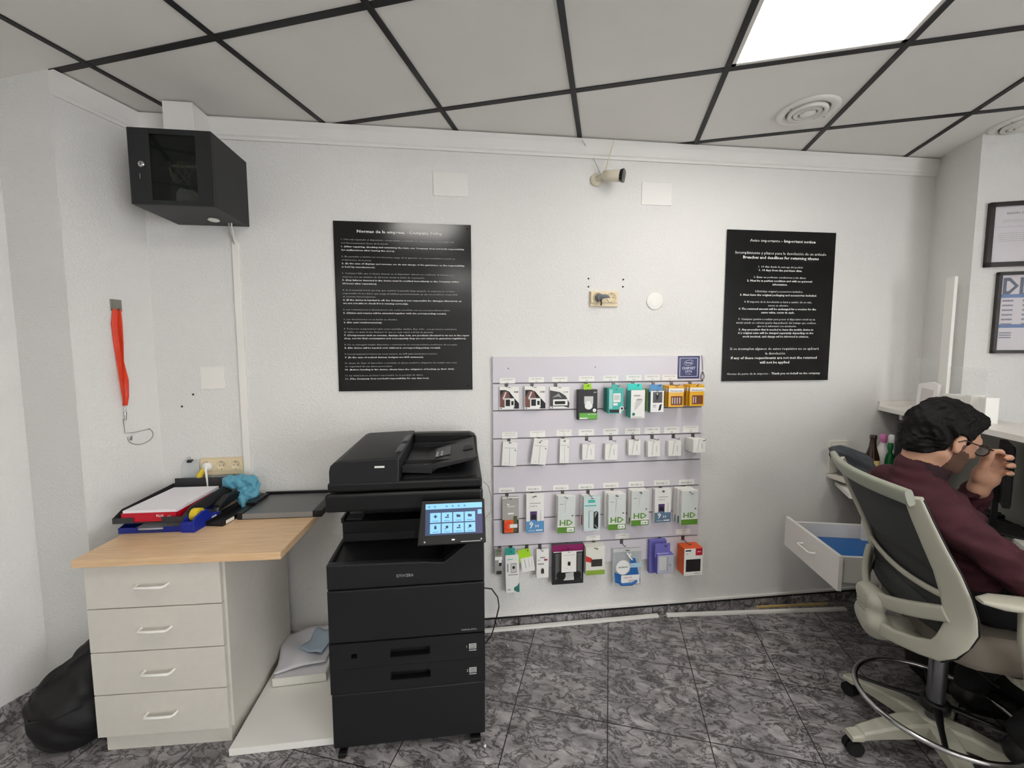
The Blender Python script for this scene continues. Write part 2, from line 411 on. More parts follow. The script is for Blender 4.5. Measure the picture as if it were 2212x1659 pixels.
# ------------------------------------------------------------------ lamps: square LED panels set in the grid
LED = mat('led_diffuser', (255, 251, 244), 0.4, emit=PANEL_POWER)
nm = ['lit square ceiling panel above the two notices', 'lit ceiling panel above the left of the photographer', 'added unseen fill light panel above the right of the photographer', 'added unseen fill light panel behind the photographer']
for (a, b), l in zip(LIGHTS, nm):
    t = thing('ceiling_light', l, 'ceiling light', AB(a + 0.3, b + 0.3, CEIL - 0.002), -GA, 'square LED ceiling panels')
    m_ = MB(); h = 0.288
    for x0, x1, y0, y1 in ((-h, h, -h, -h + 0.016), (-h, h, h - 0.016, h), (-h, -h + 0.016, -h, h), (h - 0.016, h, -h, h)): m_.box(x0, x1, y0, y1, 0, 0.012, PLAST)
    m_.box(-0.3, 0.3, -0.3, 0.3, 0.012, 0.016, PLAST); m_.obj('frame', t)
    m_ = MB(); m_.box(-h + 0.016, h - 0.016, -h + 0.016, h - 0.016, 0.003, 0.006, LED); m_.obj('diffuser', t)
# ------------------------------------------------------------------ round air diffusers
def vent(px, py, label, r=0.125):
    p = hz(px, py, CEIL); t = thing('air_vent', label, 'air vent', (p[0], p[1], CEIL - 0.001), 0, 'round ceiling air vents')
    m_ = MB(); m_.lathe([(r, 0.0), (r * 1.0, -0.006), (r * 0.9, -0.012), (r * 0.72, -0.008), (r * 0.7, 0.0)], PLAST, n=40, caps=False); m_.obj('rim', t)
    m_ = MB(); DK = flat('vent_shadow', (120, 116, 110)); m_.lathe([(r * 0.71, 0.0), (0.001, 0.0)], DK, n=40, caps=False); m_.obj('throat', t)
    for k, (a, b) in enumerate(((0.62, 0.52), (0.43, 0.33))):
        m_ = MB(); m_.lathe([(r * a, -0.001), (r * (a + .03), -0.014), (r * b, -0.020), (r * (b - .02), -0.008)], PLAST, n=36, caps=False); m_.obj('cone_ring', t)
    m_ = MB(); m_.lathe([(r * 0.26, -0.002), (r * 0.25, -0.018), (r * 0.1, -0.024), (0.001, -0.024)], PLAST, n=30, caps=False); m_.obj('centre_cone', t)
    for s_ in (-1, 1):
        m_ = MB(); m_.lathe([(0.004, -0.0125), (0.001, -0.0135)], BLK, c=(s_ * r * 0.82, s_ * 0.02, 0), n=8); m_.obj('screw', t)
vent(1745, 238, 'round white air vent in the ceiling below the lit panel')
vent(2214, 266, 'round white air vent at the right edge of the ceiling')
# ================================================================== things fixed to the long wall
def slab(name, label, cat, x0, x1, z0, z1, t, m, group=None, bev=0.0015, y=WALL):
    mb = MB(); mb.box(x0, x1, y - t, y, z0, z1, m); o = mb.obj(name, bevel=bev); return tag(o, label, cat, group)
slab('blank_cover_plate', 'white rectangular blank cover plate on the wall above the larger black notice', 'cover plate', -0.134, 0.043, 2.339, 2.455, 0.004, WHITE, 'blank wall plates')
slab('blank_cover_plate', 'white rectangular blank cover plate on the wall to the right of the camera', 'cover plate', 0.975, 1.146, 2.336, 2.453, 0.004, WHITE, 'blank wall plates')
slab('blank_cover_plate', 'small square white blank plate in the alcove between trunking and corner', 'cover plate', -1.283, -1.173, 1.365, 1.476, 0.006, PLAST, 'blank wall plates')
mb = MB(); mb.lathe([(0.0475, 0.0), (0.0475, -0.004), (0.044, -0.006), (0.001, -0.006)], PLAST, c=(1.064, WALL, 1.821), axis='y', n=40); tag(mb.obj('round_cover_plate'), 'round white blank cover plate right of the cream double socket', 'cover plate', 'blank wall plates')
# screw anchors above the socket and in the alcove
for (px, py), l in (((1271, 602), 'upper left of the four anchors above the cream double socket'), ((1346, 604), 'upper right of the four anchors above the cream double socket'), ((1271, 619.5), 'lower left of the four anchors above the cream double socket'), ((1345.5, 619.5), 'lower right of the four anchors above the cream double socket'),
                    ((417.5, 852), 'small dark anchor below the square plate in the alcove'), ((393.5, 878), 'reddish anchor nearer the corner in the alcove')):
    p = hy(px, py); mb = MB(); mb.lathe([(0.0048, 0.0), (0.0048, -0.003), (0.002, -0.0035), (0.001, -0.001)], flat('anchor_dark', (60, 52, 48)), c=(p[0], WALL, p[2]), axis='y', n=10)
    tag(mb.obj('screw_anchor'), l, 'screw anchor', 'screw anchors in the wall')
# ---- socket outlets
def socket_unit(x0, x1, z0, z1, n, label, used=()):
    t = thing('wall_socket', label, 'socket', ((x0 + x1) / 2, WALL, (z0 + z1) / 2))
    w2, h2 = (x1 - x0) / 2, (z1 - z0) / 2
    mb = MB(); mb.box(-w2, w2, -0.012, 0, -h2, h2, CREAM); mb.box(-w2 + .004, w2 - .004, -0.016, -0.012, -h2 * .55, h2 * .9, CREAM); mb.obj('back_plate', t, bevel=0.002)
    cw = (2 * w2) / n
    for i in range(n):
        cx = -w2 + cw * (i + 0.5); r = min(cw, 2 * h2) * 0.36
        mb = MB(); mb.box(cx - cw * .46, cx + cw * .46, -0.018, -0.014, -h2 * .5, h2 * .85, CREAM)
        mb.lathe([(r, -0.018), (r, -0.0205), (r * .92, -0.021), (r * .88, -0.019), (0.001, -0.0188)], CREAM, c=(cx, 0, h2 * .15), axis='y', n=26, caps=False)
        DKH = flat('socket_hole', (50, 42, 34))
        for dx, dz in ((-0.0095, 0), (0.0095, 0)): mb.lathe([(0.0026, -0.0196), (0.001, -0.0197)], DKH, c=(cx + dx, 0, h2 * .15 + dz), axis='y', n=8)
        for dz in (-r * .78, r * .78): mb.box(cx - .002, cx + .002, -.0215, -.019, h2 * .15 + dz - .002, h2 * .15 + dz + .002, STEEL)
        mb.obj('outlet', t)
    return t
socket_unit(0.694, 0.849, 1.788, 1.871, 2, 'cream double wall socket with a grey plug in its left outlet')
socket_unit(-1.303, -1.102, 0.932, 1.018, 3, 'cream triple wall socket above the desk in the alcove')
t = thing('power_plug', 'grey plug in the left outlet of the double socket', 'plug', (0.738, WALL - 0.019, 1.835)); G2 = flat('grey_plug', (118, 120, 124), 0.45)
mb = MB(); mb.lathe([(0.020, 0.0), (0.021, -0.012), (0.018, -0.022), (0.012, -0.030), (0.001, -0.031)], G2, axis='y', n=24); mb.obj('plug_body', t)
mb = MB(); mb.tube([(0, -.02, 0), (.012, -.032, .002), (.032, -.035, .004), (.046, -.03, .0)], [.012, .012, .010, .006], G2, n=12); mb.obj('grip', t)
mb = MB(); mb.tube([(0.004, -.026, -.008), (0.006, -.028, -.03), (.005, -.026, -.045)], .004, BLACK, n=8); mb.obj('cable_stub', t)
t = thing('power_plug', 'white plug with a short white lead in the left outlet of the triple socket', 'plug', (-1.262, WALL - 0.019, 0.98))
mb = MB(); mb.lathe([(0.020, 0.0), (0.022, -0.010), (0.020, -0.022), (0.001, -0.026)], PLAST, axis='y', n=24); mb.obj('plug_body', t)
mb = MB(); mb.tube([(0, -.02, 0), (.004, -.034, -.012), (.008, -.036, -.045), (.006, -.03, -.10)], [.007, .006, .0045, .0035], PLAST, n=10); mb.obj('lead', t)
mb = MB(); YE = flat('yellow_plastic', (226, 196, 60), 0.4); p = hy(432, 1025, 2.21); q = hy(452, 1005, 2.215)
mb.tube([p + (-.004, 0, -.02), p, (p + q) / 2 + (0, 0, .004), q], [.012, .014, .012, .007], YE, n=12); tag(mb.obj('yellow_key_tag'), 'small yellow plastic tag hanging beside the white plug', 'tag')
# clear plastic sleeve with a black clip, hung on the wall left of the triple socket
CLEAR = mat('clear_plastic', (214, 218, 220), 0.15, alpha=0.35)
a = hy(391, 996, 2.22); b = hy(431, 1037, 2.22); t = thing('plastic_sleeve', 'clear plastic sleeve with a small black binder clip left of the triple socket', 'plastic sleeve', ((a[0] + b[0]) / 2, 2.22, (a[2] + b[2]) / 2))
w2, h2 = (b[0] - a[0]) / 2, (a[2] - b[2]) / 2
mb = MB(); mb.prism([(-w2 * .8, 0, h2), (w2 * .8, 0, h2), (w2, 0, h2 * .5), (w2 * 1.05, 0, -h2), (-w2 * 1.05, 0, -h2), (-w2, 0, h2 * .5)], (0, 0.012, 0), CLEAR); mb.obj('sleeve', t, bevel=.003)
mb = MB(); mb.box(-.009, .009, -.008, .012, h2 - .008, h2 + .004, BLACK); mb.tube([(-.006, -.004, h2 + .004), (-.006, -.002, h2 + .016), (0, 0, h2 + .02), (.006, -.002, h2 + .016), (.006, -.004, h2 + .004)], .0011, STEEL, n=6); mb.obj('binder_clip', t)
mb = MB(); mb.box(-w2, w2, -.004, .014, -h2 - .006, -h2 + .004, CARDG); mb.obj('base_strip', t)
# ---- trunking with the rack's leads
mb = MB(); mb.box(-1.100, -1.068, WALL - 0.018, WALL, 0.80, 2.078, PLAST); tag(mb.obj('cable_trunking', bevel=0.002), 'white vertical cable trunking running down from the network cabinet', 'trunking')
# ---- network cabinet
rx0, rx1, ry0, rz0, rz1 = -1.338, -1.021, 1.952, 2.157, 2.460
t = thing('network_cabinet', 'black wall-mounted network cabinet with a glazed door high in the alcove', 'network cabinet', (rx0, ry0, rz0))
RK = mat('rack_black', (30, 31, 33), 0.5, bump=0.04, bscale=900); RW_, RD, RH = rx1 - rx0, WALL - 0.001 - ry0, rz1 - rz0
mb = MB(); k = 0.004
mb.box(0, k, 0.012, RD, 0, RH, RK); mb.box(RW_ - k, RW_, 0.012, RD, 0, RH, RK); mb.box(k, RW_ - k, 0.012, RD, RH - k, RH, RK); mb.box(k, RW_ - k, 0.012, RD, 0, k, RK); mb.box(k, RW_ - k, RD - k, RD, k, RH - k, RK)
for x in (0.03, RW_ - 0.04): mb.box(x, x + .012, 0.05, 0.062, k, RH - k, RK)
mb.obj('shell', t)
mb = MB(); mb.box(0, 0.080, 0, 0.011, 0, RH, RK); mb.box(RW_ - .062, RW_, 0, .011, 0, RH, RK); mb.box(.08, RW_ - .062, 0, .011, 0, .018, RK); mb.box(.08, RW_ - .062, 0, .011, RH - .022, RH, RK); d_ = mb.obj('door', t, bevel=.001)
mb = MB(); mb.box(.08, RW_ - .062, .004, .007, .018, RH - .022, mat('smoked_glass', (30, 33, 31), 0.04, alpha=0.42, spec=0.5)); mb.obj('glass_pane', d_)
mb = MB(); mb.lathe([(.013, 0), (.013, -.006), (.010, -.009), (.001, -.009)], CHROME, c=(.050, 0, RH * .52), axis='y', n=20); mb.box(.049, .051, -.0105, -.008, RH * .52 - .006, RH * .52 + .006, BLACK); mb.obj('lock', d_)
mb = MB(); mb.box(.038, .0405, -.001, 0, RH * .33, RH * .40, CHROME); mb.obj('handle_mark', d_)
mb = MB(); mb.box(.085, RW_ - .065, .10, .104, .0, .22, flat('patch_grey', (60, 62, 60))); mb.box(.10, RW_ - .07, .096, .10, .19, .20, flat('patch_pale', (150, 150, 146))); mb.obj('patch_panel', t)
mb = MB(); mb.prism([(.150, .03, .006), (.262, .03, .006), (.255, .03, .045), (.215, .03, .075), (.165, .03, .082), (.152, .03, .06)], (0, .12, 0), flat('router_white', (150, 150, 146))); mb.obj('router', t, bevel=.004)
LY = flat('lead_yellow', (112, 116, 60), 0.5); LG = flat('lead_grey', (170, 172, 164), 0.5); LK = flat('lead_dull', (104, 106, 100), 0.5)
rnd = random.Random(3)
for i in range(5):
    x = .12 + .012 * i; mb = MB(); pts = []
    for s_ in np.linspace(0, 1, 12):
        pts.append((x + .05 * math.sin(s_ * 3.1 + i) + .03 * s_, .04 + .03 * math.sin(s_ * 3), .19 - .10 * math.sin(math.pi * s_) * (0.6 + .5 * rnd.random() * .3) - .03 * s_ + (0.01 * i) * s_))
    mb.tube(pts, .0022, LY if i % 2 else LK, n=6); mb.obj('patch_lead', t)
mb = MB(); mb.lathe([(.020, 0), (.024, -.006), (.016, -.010), (.001, -.011)], PLAST, c=(.215, RD * .62, 0), n=24); mb.obj('cable_gland', t)
for i, dx in enumerate((0, .012)):
    a = np.array([rx0 + .25 + dx, 2.19, rz0]); b = np.array([-1.086 + dx * .6, WALL - .010, 2.07])
    pts = [a + (0, 0, .01), a + (0.0, 0, -.02), a * .6 + b * .4 + (0.004 * i, -.012, -.01), b + (-.004, -.02, .03), b + (-.002, -.006, .0), b + (0, 0, -.01)]
    mb = MB(); mb.tube(pts, .0035, PLAST if i else LG, n=8); tag(mb.obj('network_lead'), ['grey lead hanging from the cabinet into the trunking', 'white lead beside the grey one under the cabinet'][i], 'cable', 'leads under the network cabinet')
mb = MB(); mb.box(-1.290, -1.165, 2.10, WALL, rz1, CEIL - .008, WHITE)
tag(mb.obj('junction_box', bevel=.002), 'white box between the top of the network cabinet and the ceiling', 'box')
# ---- security camera
cp = np.array([0.722, WALL, 2.452]); t = thing('security_camera', 'white bullet security camera with an antenna on the wall under the cornice', 'camera', tuple(cp)); IV = flat('camera_ivory', (222, 214, 192), 0.35)
mb = MB(); mb.lathe([(.033, 0), (.033, -.008), (.028, -.013), (.012, -.016), (.001, -.016)], IV, axis='y', n=28); mb.obj('mount_plate', t)
for a in (80, 200, 320):
    mb = MB(); mb.lathe([(.003, -.0142), (.001, -.0145)], BLK, c=(.024 * math.cos(math.radians(a)), .002, .024 * math.sin(math.radians(a))), axis='y', n=8); mb.obj('mount_screw', t)
mb = MB(); mb.tube([(0, -.012, 0), (.012, -.035, .003), (.030, -.05, .004)], [.011, .011, .010], IV, n=14); mb.obj('arm', t)
dr = Vector((0.74, -0.50, -0.16)).normalized(); o = Vector((.018, -.048, .006)); up = Vector((0, 0, 1)); sd = dr.cross(up).normalized(); u2 = sd.cross(dr)
def cpt(a, b, c): return tuple(o + dr * a + sd * b + u2 * c)
def csec(a, r, q=3.0):
    out = []
    for k in range(20):
        g = 2 * math.pi * k / 20; c_, s_ = math.cos(g), math.sin(g); out.append(cpt(a, r * math.copysign(abs(c_) ** (2 / q), c_), r * math.copysign(abs(s_) ** (2 / q), s_)))
    return out
mb = MB(); mb.rings([csec(0, .014), csec(.004, .022), csec(.05, .026), csec(.09, .028), csec(.095, .027)], IV); mb.obj('housing', t)
mb = MB(); mb.rings([csec(.0952, .028), csec(.110, .032), csec(.113, .031)], BLACKG); f_ = mb.obj('lens_hood', t)
mb = MB(); mb.rings([[cpt(.1135, .016 * math.cos(g), .016 * math.sin(g)) for g in np.linspace(0, 2 * math.pi, 16, endpoint=False)], [cpt(.116, .010 * math.cos(g), .010 * math.sin(g)) for g in np.linspace(0, 2 * math.pi, 16, endpoint=False)]], flat('lens_grey', (90, 90, 96), 0.1)); mb.obj('lens', f_)
mb = MB(); b0 = o + dr * .012 + u2 * .02; b1 = Vector((.075, -.055, .185)); mb.tube([tuple(b0), tuple(b0 + (b1 - b0) * .15), tuple(b1)], [.005, .0035, .0022], IV, n=10); mb.obj('antenna', t)
pts = [hy(1312, 385, 2.20), hy(1296, 374, 2.215), hy(1287, 352, 2.235), hy(1270, 322, 2.238), hy(1257, 302, 2.19)]
mb = MB(); mb.tube(pts, .0016, LG, n=6); tag(mb.obj('camera_cable'), 'thin pale cable running from the security camera up to the ceiling', 'cable')
# ---- the two black notices
def notice(name, label, x0, x1, z0, z1): 
    t = thing(name, label, 'notice', ((x0 + x1) / 2, WALL, (z0 + z1) / 2)); w2, h2 = (x1 - x0) / 2, (z1 - z0) / 2
    mb = MB(); mb.box(-w2, w2, -0.009, -0.004, -h2, h2, SIGNB); mb.box(-w2 * .9, w2 * .9, -0.004, 0, -h2 * .9, h2 * .9, BLACKM); mb.obj('board', t); return t, w2, h2
t, w2, h2 = notice('policy_notice', 'large glossy black company policy notice with small white text, left of the slat panel', -0.627, 0.0555, 1.345, 2.1975)
mb = MB()
def sline(txt, yy, x_end, bold, x_start=None, sc=0.0068):
    v = (yy - 108) / 1449.0; xl = 78 + v * 55; xr = 1253 + v * 15
    xs = x_start if x_start else 145 + (yy - 260) / 1160 * 40
    u0 = (xs - xl) / (xr - xl) + 0.0; u1 = (x_end - xl) / (xr - xl)
    add_text(mb, txt, (-w2 + 2 * w2 * u0, -0.0094, h2 - 2 * h2 * v - sc * .45), XR, ZU, width=2 * w2 * (u1 - u0), height=sc, material=SIGNT if bold else SIGNG, bold=0.02 if bold else 0.0)
sline('Normas de la empresa - Company Policy', 190, 1003, True, 276, .0135)
for tx, yy, xe, bo in (('1. Una vez reparado el dispositivo, comprobado y revisado, la empresa no se hace cargo del', 260, 1102, 0), ('mal funcionamiento fuera de la tienda.', 290, 540, 0), ('1. (After repairing, checking and examining the item, our Company does not hold responsibility', 320, 1195, 1), ('for malfunctions after leaving the store).', 349, 595, 1),
    ('2. En pantallas y táctiles no nos hacemos cargo de la garantía. La responsabilidad recaerá en', 403, 1113, 0), ('el fabricante de la pieza.', 432, 400, 0), ('2. (In the case of displays and screens, we do not charge of the guarantee, as the responsibility', 461, 1198, 1), ('is held by manufacturer).', 490, 430, 1),
    ('3. Cualquier fallo que el cliente detecte en el dispositivo deberá ser notificado al instante a la', 543, 1103, 0), ('empresa con un máximo de 24 horas desde la fecha de reparación.', 573, 850, 0), ('3. (Any failures detected in the device must be notified immediately to the Company within', 601, 1148, 1), ('24 hours after reparation).', 630, 445, 1),
    ('4. Si el terminal móvil que hay que cambiar la pantalla llega apagado, la empresa no se hace', 685, 1110, 0), ('responsable de los daños que tenga el teléfono posteriormente, ya que no podemos comprobar', 713, 1138, 0), ('el correcto funcionamiento.', 741, 438, 0), ('4. (If the device is handed in off, the Company is not responsible for damages afterwards, as', 769, 1170, 1), ('we are not able to check if it is running correctly).', 797, 710, 1),
    ('5. Las reclamaciones y devoluciones solo serán atendidas con su correspondiente ticket.', 851, 1070, 0), ('5. (Claims and returns will be attended together with the corresponding receipt).', 880, 1040, 1),
    ('6. Las devoluciones no se harán en efectivo.', 934, 620, 0), ('6. (No cash reimbursements).', 961, 490, 1),
    ('7. Todos los componentes tales como pantallas, táctiles, flex, lcd\'s... son productos exclusivos', 1016, 1127, 0), ('de taller, no para el uso final por lo que no está sujeto a la ley de garantía.', 1043, 927, 0), ('7. (Components such as screens, displays, flex, lcds, are products allocated to its use in the repair', 1071, 1240, 1), ('shop, not for final consumption and consequently they are not subject to guarantee legislation).', 1098, 1212, 1),
    ('8. No se entregará ningún dispositivo o terminal sin su correspondiente justificante de recogida.', 1152, 1135, 0), ('8. (No device will be handed over without is corresponding pickup receipt).', 1180, 988, 1),
    ('9. Los presupuestos tienen un coste mínimo de 20€ para terminales mojados.', 1233, 962, 0), ('9. (In the case of soaked devices, budgets are 20€ minimum).', 1262, 843, 1),
    ('10. Antes de dejar el dispositivo o terminal, el cliente tendrá la obligación de realizar una copia', 1312, 1130, 0), ('de seguridad de sus datos personales.', 1341, 577, 0), ('10. (Before handing in the device, clients have the obligation of backing up their data).', 1369, 1110, 1),
    ('11. La empresa no se hace responsable de la pérdida de datos.', 1420, 840, 0), ('11. (The Company does not hold responsibility for any data loss).', 1449, 891, 1)):
    sline(tx, yy, xe, bo)
mb.obj('lettering', t)
for sx, sz in ((-1, 1), (1, 1), (-1, -1), (1, -1)):
    m_ = MB(); m_.lathe([(.004, 0), (.003, -.002), (.001, -.0022)], BLACKM, c=(sx * (w2 - .02), -.009, sz * (h2 - .02)), axis='y', n=10); m_.obj('screw_head', t)
t, w2, h2 = notice('returns_notice', 'smaller glossy black returns notice with centred white text, right of the slat panel', 1.475, 2.145, 1.373, 2.2195)
mb = MB()
def cline(parts, yy, wpx, sc):
    v = (yy - 85) / 1490.0; z = h2 - 2 * h2 * v - sc * .45; sw = 2 * w2 / 1064.0
    tot = wpx * sw; ws = [p[1] for p in parts]; x = -tot / 2 + (0.02 * (0.5 - v)) - .004
    for p in parts:
        ww = tot * p[1] / sum(ws); add_text(mb, p[0], (x, -0.0094, z), XR, ZU, width=ww * .985, height=sc, material=SIGNT, bold=0.022 if p[2] else 0.0); x += ww + (tot * .012 if len(parts) > 1 else 0)
for parts, yy, wp, sc in (([('Aviso importante', .46, 0), ('- Important notice', .54, 1)], 183, 640, .0150), ([('Incumplimiento y plazos para la devolución de un artículo', 1, 0)], 303, 905, .0150), ([('Breaches and deadlines for returning ithems', 1, 1)], 347, 755, .0150),
    ([('1. 14 días desde la entrega del pedido', 1, 0)], 436, 445, .0105), ([('1. 14 days from the purchase date.', 1, 1)], 470, 430, .0105), ([('2. Estar en perfectas condiciones y sin datos.', 1, 0)], 539, 525, .0105), ([('2. Must be in perfect condition and with no personal', 1, 1)], 574, 650, .0105), ([('information.', 1, 1)], 609, 150, .0105),
    ([('3.Embalaje original y accesorios incluidos.', 1, 0)], 678, 480, .0105), ([('3. Must have the original packaging and accessories included.', 1, 1)], 714, 770, .0105), ([('4. El importe de la devolución se hará a cambio de un vale,', 1, 0)], 782, 680, .0105), ([('nunca en efectivo.', 1, 0)], 817, 205, .0105), ([('4. The returned amount will be exchanged for a voucher for the', 1, 1)], 852, 780, .0105), ([('same value, never in cash.', 1, 1)], 887, 335, .0105),
    ([('5. Cualquier gestión a realizar para poner el dispositivo móvil en su', 1, 0)], 954, 770, .0105), ([('inicial estado se cobrará aparte dependiendo del trabajo que conlleve,', 1, 0)], 990, 805, .0105), ([('que se le informará con antelación.', 1, 0)], 1023, 395, .0105), ([('5. Any procedure that is needed to leave the mobile device in', 1, 1)], 1058, 750, .0105), ([('it´s original state will be charged separately depending on the', 1, 1)], 1092, 760, .0105), ([('work involved, said charge wil be informed in advance.', 1, 1)], 1128, 670, .0105),
    ([('Si se incumplen algunos de estos requisitos no se aplicará', 1, 0)], 1250, 900, .0140), ([('la devolución', 1, 0)], 1297, 200, .0140), ([('If any of these requeriments are not met the returned', 1, 1)], 1342, 870, .0140), ([('will not be applied', 1, 1)], 1388, 300, .0140), ([('Gracias de parte de la empresa -', .46, 0), ('Thank you on behalf on the company', .54, 1)], 1502, 930, .0115)):
    cline(parts, yy, wp, sc)
mb.obj('lettering', t)
# ================================================================== alcove wall: hook, lanyard, wire ring
c3 = (c0[0], WALL, 0)
def hl(px, py, off=0.0): return hp(px, py, np.array(c3) + BD * off, BD)
R3 = -np.array(AD); 
a = hl(237, 647); b = hl(262, 672); cc = (a + b) / 2
t = thing('adhesive_hook', 'small square steel adhesive hook holding the red lanyard', 'hook', tuple(cc))
mb = MB(); e1 = AD * 0.0225; e2 = np.array([0, 0, .026]); mb.prism([-e1 - e2, e1 - e2, e1 + e2, -e1 + e2], BD * .004, mat('brushed_steel', (150, 148, 140), 0.35, metal=0.7)); mb.obj('hook_plate', t, bevel=.001)
mb = MB(); mb.tube([BD * .004 + (0, 0, -.018), BD * .014 + (0, 0, -.022), BD * .018 + (0, 0, -.014)], .003, STEEL, n=8); mb.obj('peg', t)
t = thing('lanyard', 'red lanyard hanging from the steel hook on the alcove wall', 'lanyard', tuple(cc)); REDL = mat('red_ribbon', (220, 60, 26), 0.45, var=.06, vscale=60)
top = np.array([0, 0, -.018]) + BD * .012
def strap(pts, tw, w=.017):
    mb = MB(); A = [AD * math.cos(q) + BD * math.sin(q) for q in tw]; mb.sweep(pts, A, w, .0012, REDL, n=8); return mb
p1 = [hl(x, y, .012) - cc for x, y in ((250, 668), (247, 700), (252, 740), (258, 780), (262, 820), (268, 860), (270, 876))]
p2 = [hl(x, y, .010) - cc for x, y in ((256, 668), (259, 700), (262, 740), (265, 780), (272, 820), (273, 855), (270, 876))]
from math import radians as rd
strap(p1, [rd(x) for x in (10, 20, 30, 10, -20, -30, -20)], .024).obj('ribbon', t)
strap(p2, [rd(x) for x in (60, 50, 70, 100, 40, 20, 10)], .020).obj('ribbon', t)
q0 = hl(270, 878, .012) - cc; q1 = hl(271, 908, .014) - cc
mb = MB(); mb.tube([q0, q0 * .7 + q1 * .3], [.003, .005], CHROME, n=10); mb.tube([q0 * .6 + q1 * .4, q1], [.007, .004], CHROME, n=10); mb.obj('swivel_clip', t)
mb = MB(); pts = [hl(x, y, .006) for x, y in ((266, 905), (268, 920), (270, 936), (290, 934), (308, 930), (325, 926))]; mb.tube(pts, .0012, flat('wire_grey', (110, 108, 100), 0.4), n=6)
tag(mb.obj('bent_wire'), 'bent grey wire on the alcove wall below the lanyard', 'wire')
ce = hl(304, 942, .008); mb = MB(); mb.tube([ce + AD * (.055 * math.cos(q)) + np.array([0, 0, .038 * math.sin(q)]) for q in np.linspace(-3.3, .9, 22)], .0013, flat('wire_grey', (110, 108, 100)), n=6)
mb.tube([hl(284, 942, .008), hl(283, 951, .008)], [.003, .004], STEEL, n=8); tag(mb.obj('wire_ring'), 'thin wire ring with a small clasp hanging from the bent wire', 'wire')
#==LEFT
# ================================================================== drawer unit and desk top
th = math.radians(-1.9)
t = thing('drawer_cabinet', 'pale grey four-drawer cabinet under the beech desk top', 'cabinet', (-1.396, 1.668, 0), th)
CW, CD, CH = 0.484, 0.53, 0.768
mb = MB(); mb.box(0.0, CW, 0.018, CD, 0.075, CH, LAMI); mb.obj('carcass', t, bevel=.001)
mb = MB(); mb.box(0.004, CW - .018, 0.030, CD - .02, 0, 0.075, LAMI); mb.obj('plinth', t)
zz = [0.080, 0.252, 0.422, 0.594, 0.764]
for i in range(4):
    mb = MB(); mb.box(0, CW - .008, -.002, 0.016, zz[i] + .0025, zz[i + 1] - .0015, LAMI); d_ = mb.obj('drawer', t, bevel=.0012)
    cx, cz = (CW - .008) * .50, (zz[i] + zz[i + 1]) / 2 + .004; hw = .052
    mb = MB(); mb.tube([(cx - hw, -.002, cz), (cx - hw, -.020, cz), (cx - hw + .006, -.028, cz), (cx, -.029, cz), (cx + hw - .006, -.028, cz), (cx + hw, -.020, cz), (cx + hw, -.002, cz)], .0052, PLAST, n=10); mb.obj('handle', d_)
o = MB().box(0, 0.725, 0, 0.575, 0, 0.028, WOOD).obj('worktop', bevel=.0015, loc=(-1.408, 1.636, 0.7725), rotz=th); tag(o, 'beech laminate desk worktop over the drawer cabinet', 'worktop')
o = MB().box(0, 0.60, 0, 0.58, 0, 0.028, LAMW).obj('floor_board', bevel=.0012, loc=(-0.906, 1.612, 0.001), rotz=math.radians(.3)); tag(o, 'white laminate board lying on the floor between cabinet and copier', 'board')
# paper ream and plastic wrapped papers on the board
a = hz(592, 1478, .03)
t = thing('paper_tray_box', 'white lidless paper box at the back of the floor board', 'box', (-0.872, 1.905, 0.030), rd(2))
mb = MB(); WB = mat('box_white', (226, 224, 216), 0.5); mb.box(0, .235, 0, .28, 0, .004, WB); mb.box(0, .235, 0, .003, 0, .042, WB); mb.box(0, .003, 0, .28, 0, .042, WB); mb.box(.232, .235, 0, .28, 0, .042, WB); mb.box(0, .235, .277, .28, 0, .042, WB); mb.obj('tray', t)
mb = MB(); mb.box(.006, .229, .006, .274, .004, .040, PAPER); mb.obj('paper_stack', t)
def rumple(name, w, d, n, m, h, seed, thick=.004):
    r = random.Random(seed); ph = [r.random() * 6 for _ in range(6)]
    V = [] ; 
    for j in range(n + 1):
        for i in range(n + 1):
            x = w * i / n; y = d * j / n; z = h * (.5 + .25 * math.sin(ph[0] + 9 * x / w) * math.cos(ph[1] + 7 * y / d) + .25 * math.sin(ph[2] + 4 * x / w + 6 * y / d))
            V.append((x + .004 * math.sin(ph[3] + 8 * y / d), y + .004 * math.sin(ph[4] + 8 * x / w), z))
    F = [(j * (n + 1) + i, j * (n + 1) + i + 1, (j + 1) * (n + 1) + i + 1, (j + 1) * (n + 1) + i) for j in range(n) for i in range(n)]
    mb = MB(); mb.add(V, F, m, True); o = mb.obj(name); s_ = o.modifiers.new('solid', 'SOLIDIFY'); s_.thickness = thick; return o
o = rumple('plastic_wrapped_envelope', .22, .26, 14, mat('white_polybag', (226, 226, 232), 0.25), .030, 5); o.location = (-0.868, 1.925, .076); o.rotation_euler = (rd(4), 0, rd(10)); tag(o, 'white plastic wrapped envelope lying skewed on the paper box', 'envelope')
o = rumple('blue_document_pouch', .11, .15, 10, mat('blue_poly', (176, 196, 214), 0.2), .018, 8); o.location = (-0.790, 2.02, .108); o.rotation_euler = (rd(2), 0, rd(-12)); tag(o, 'pale blue plastic pouch on top of the white envelope', 'pouch')
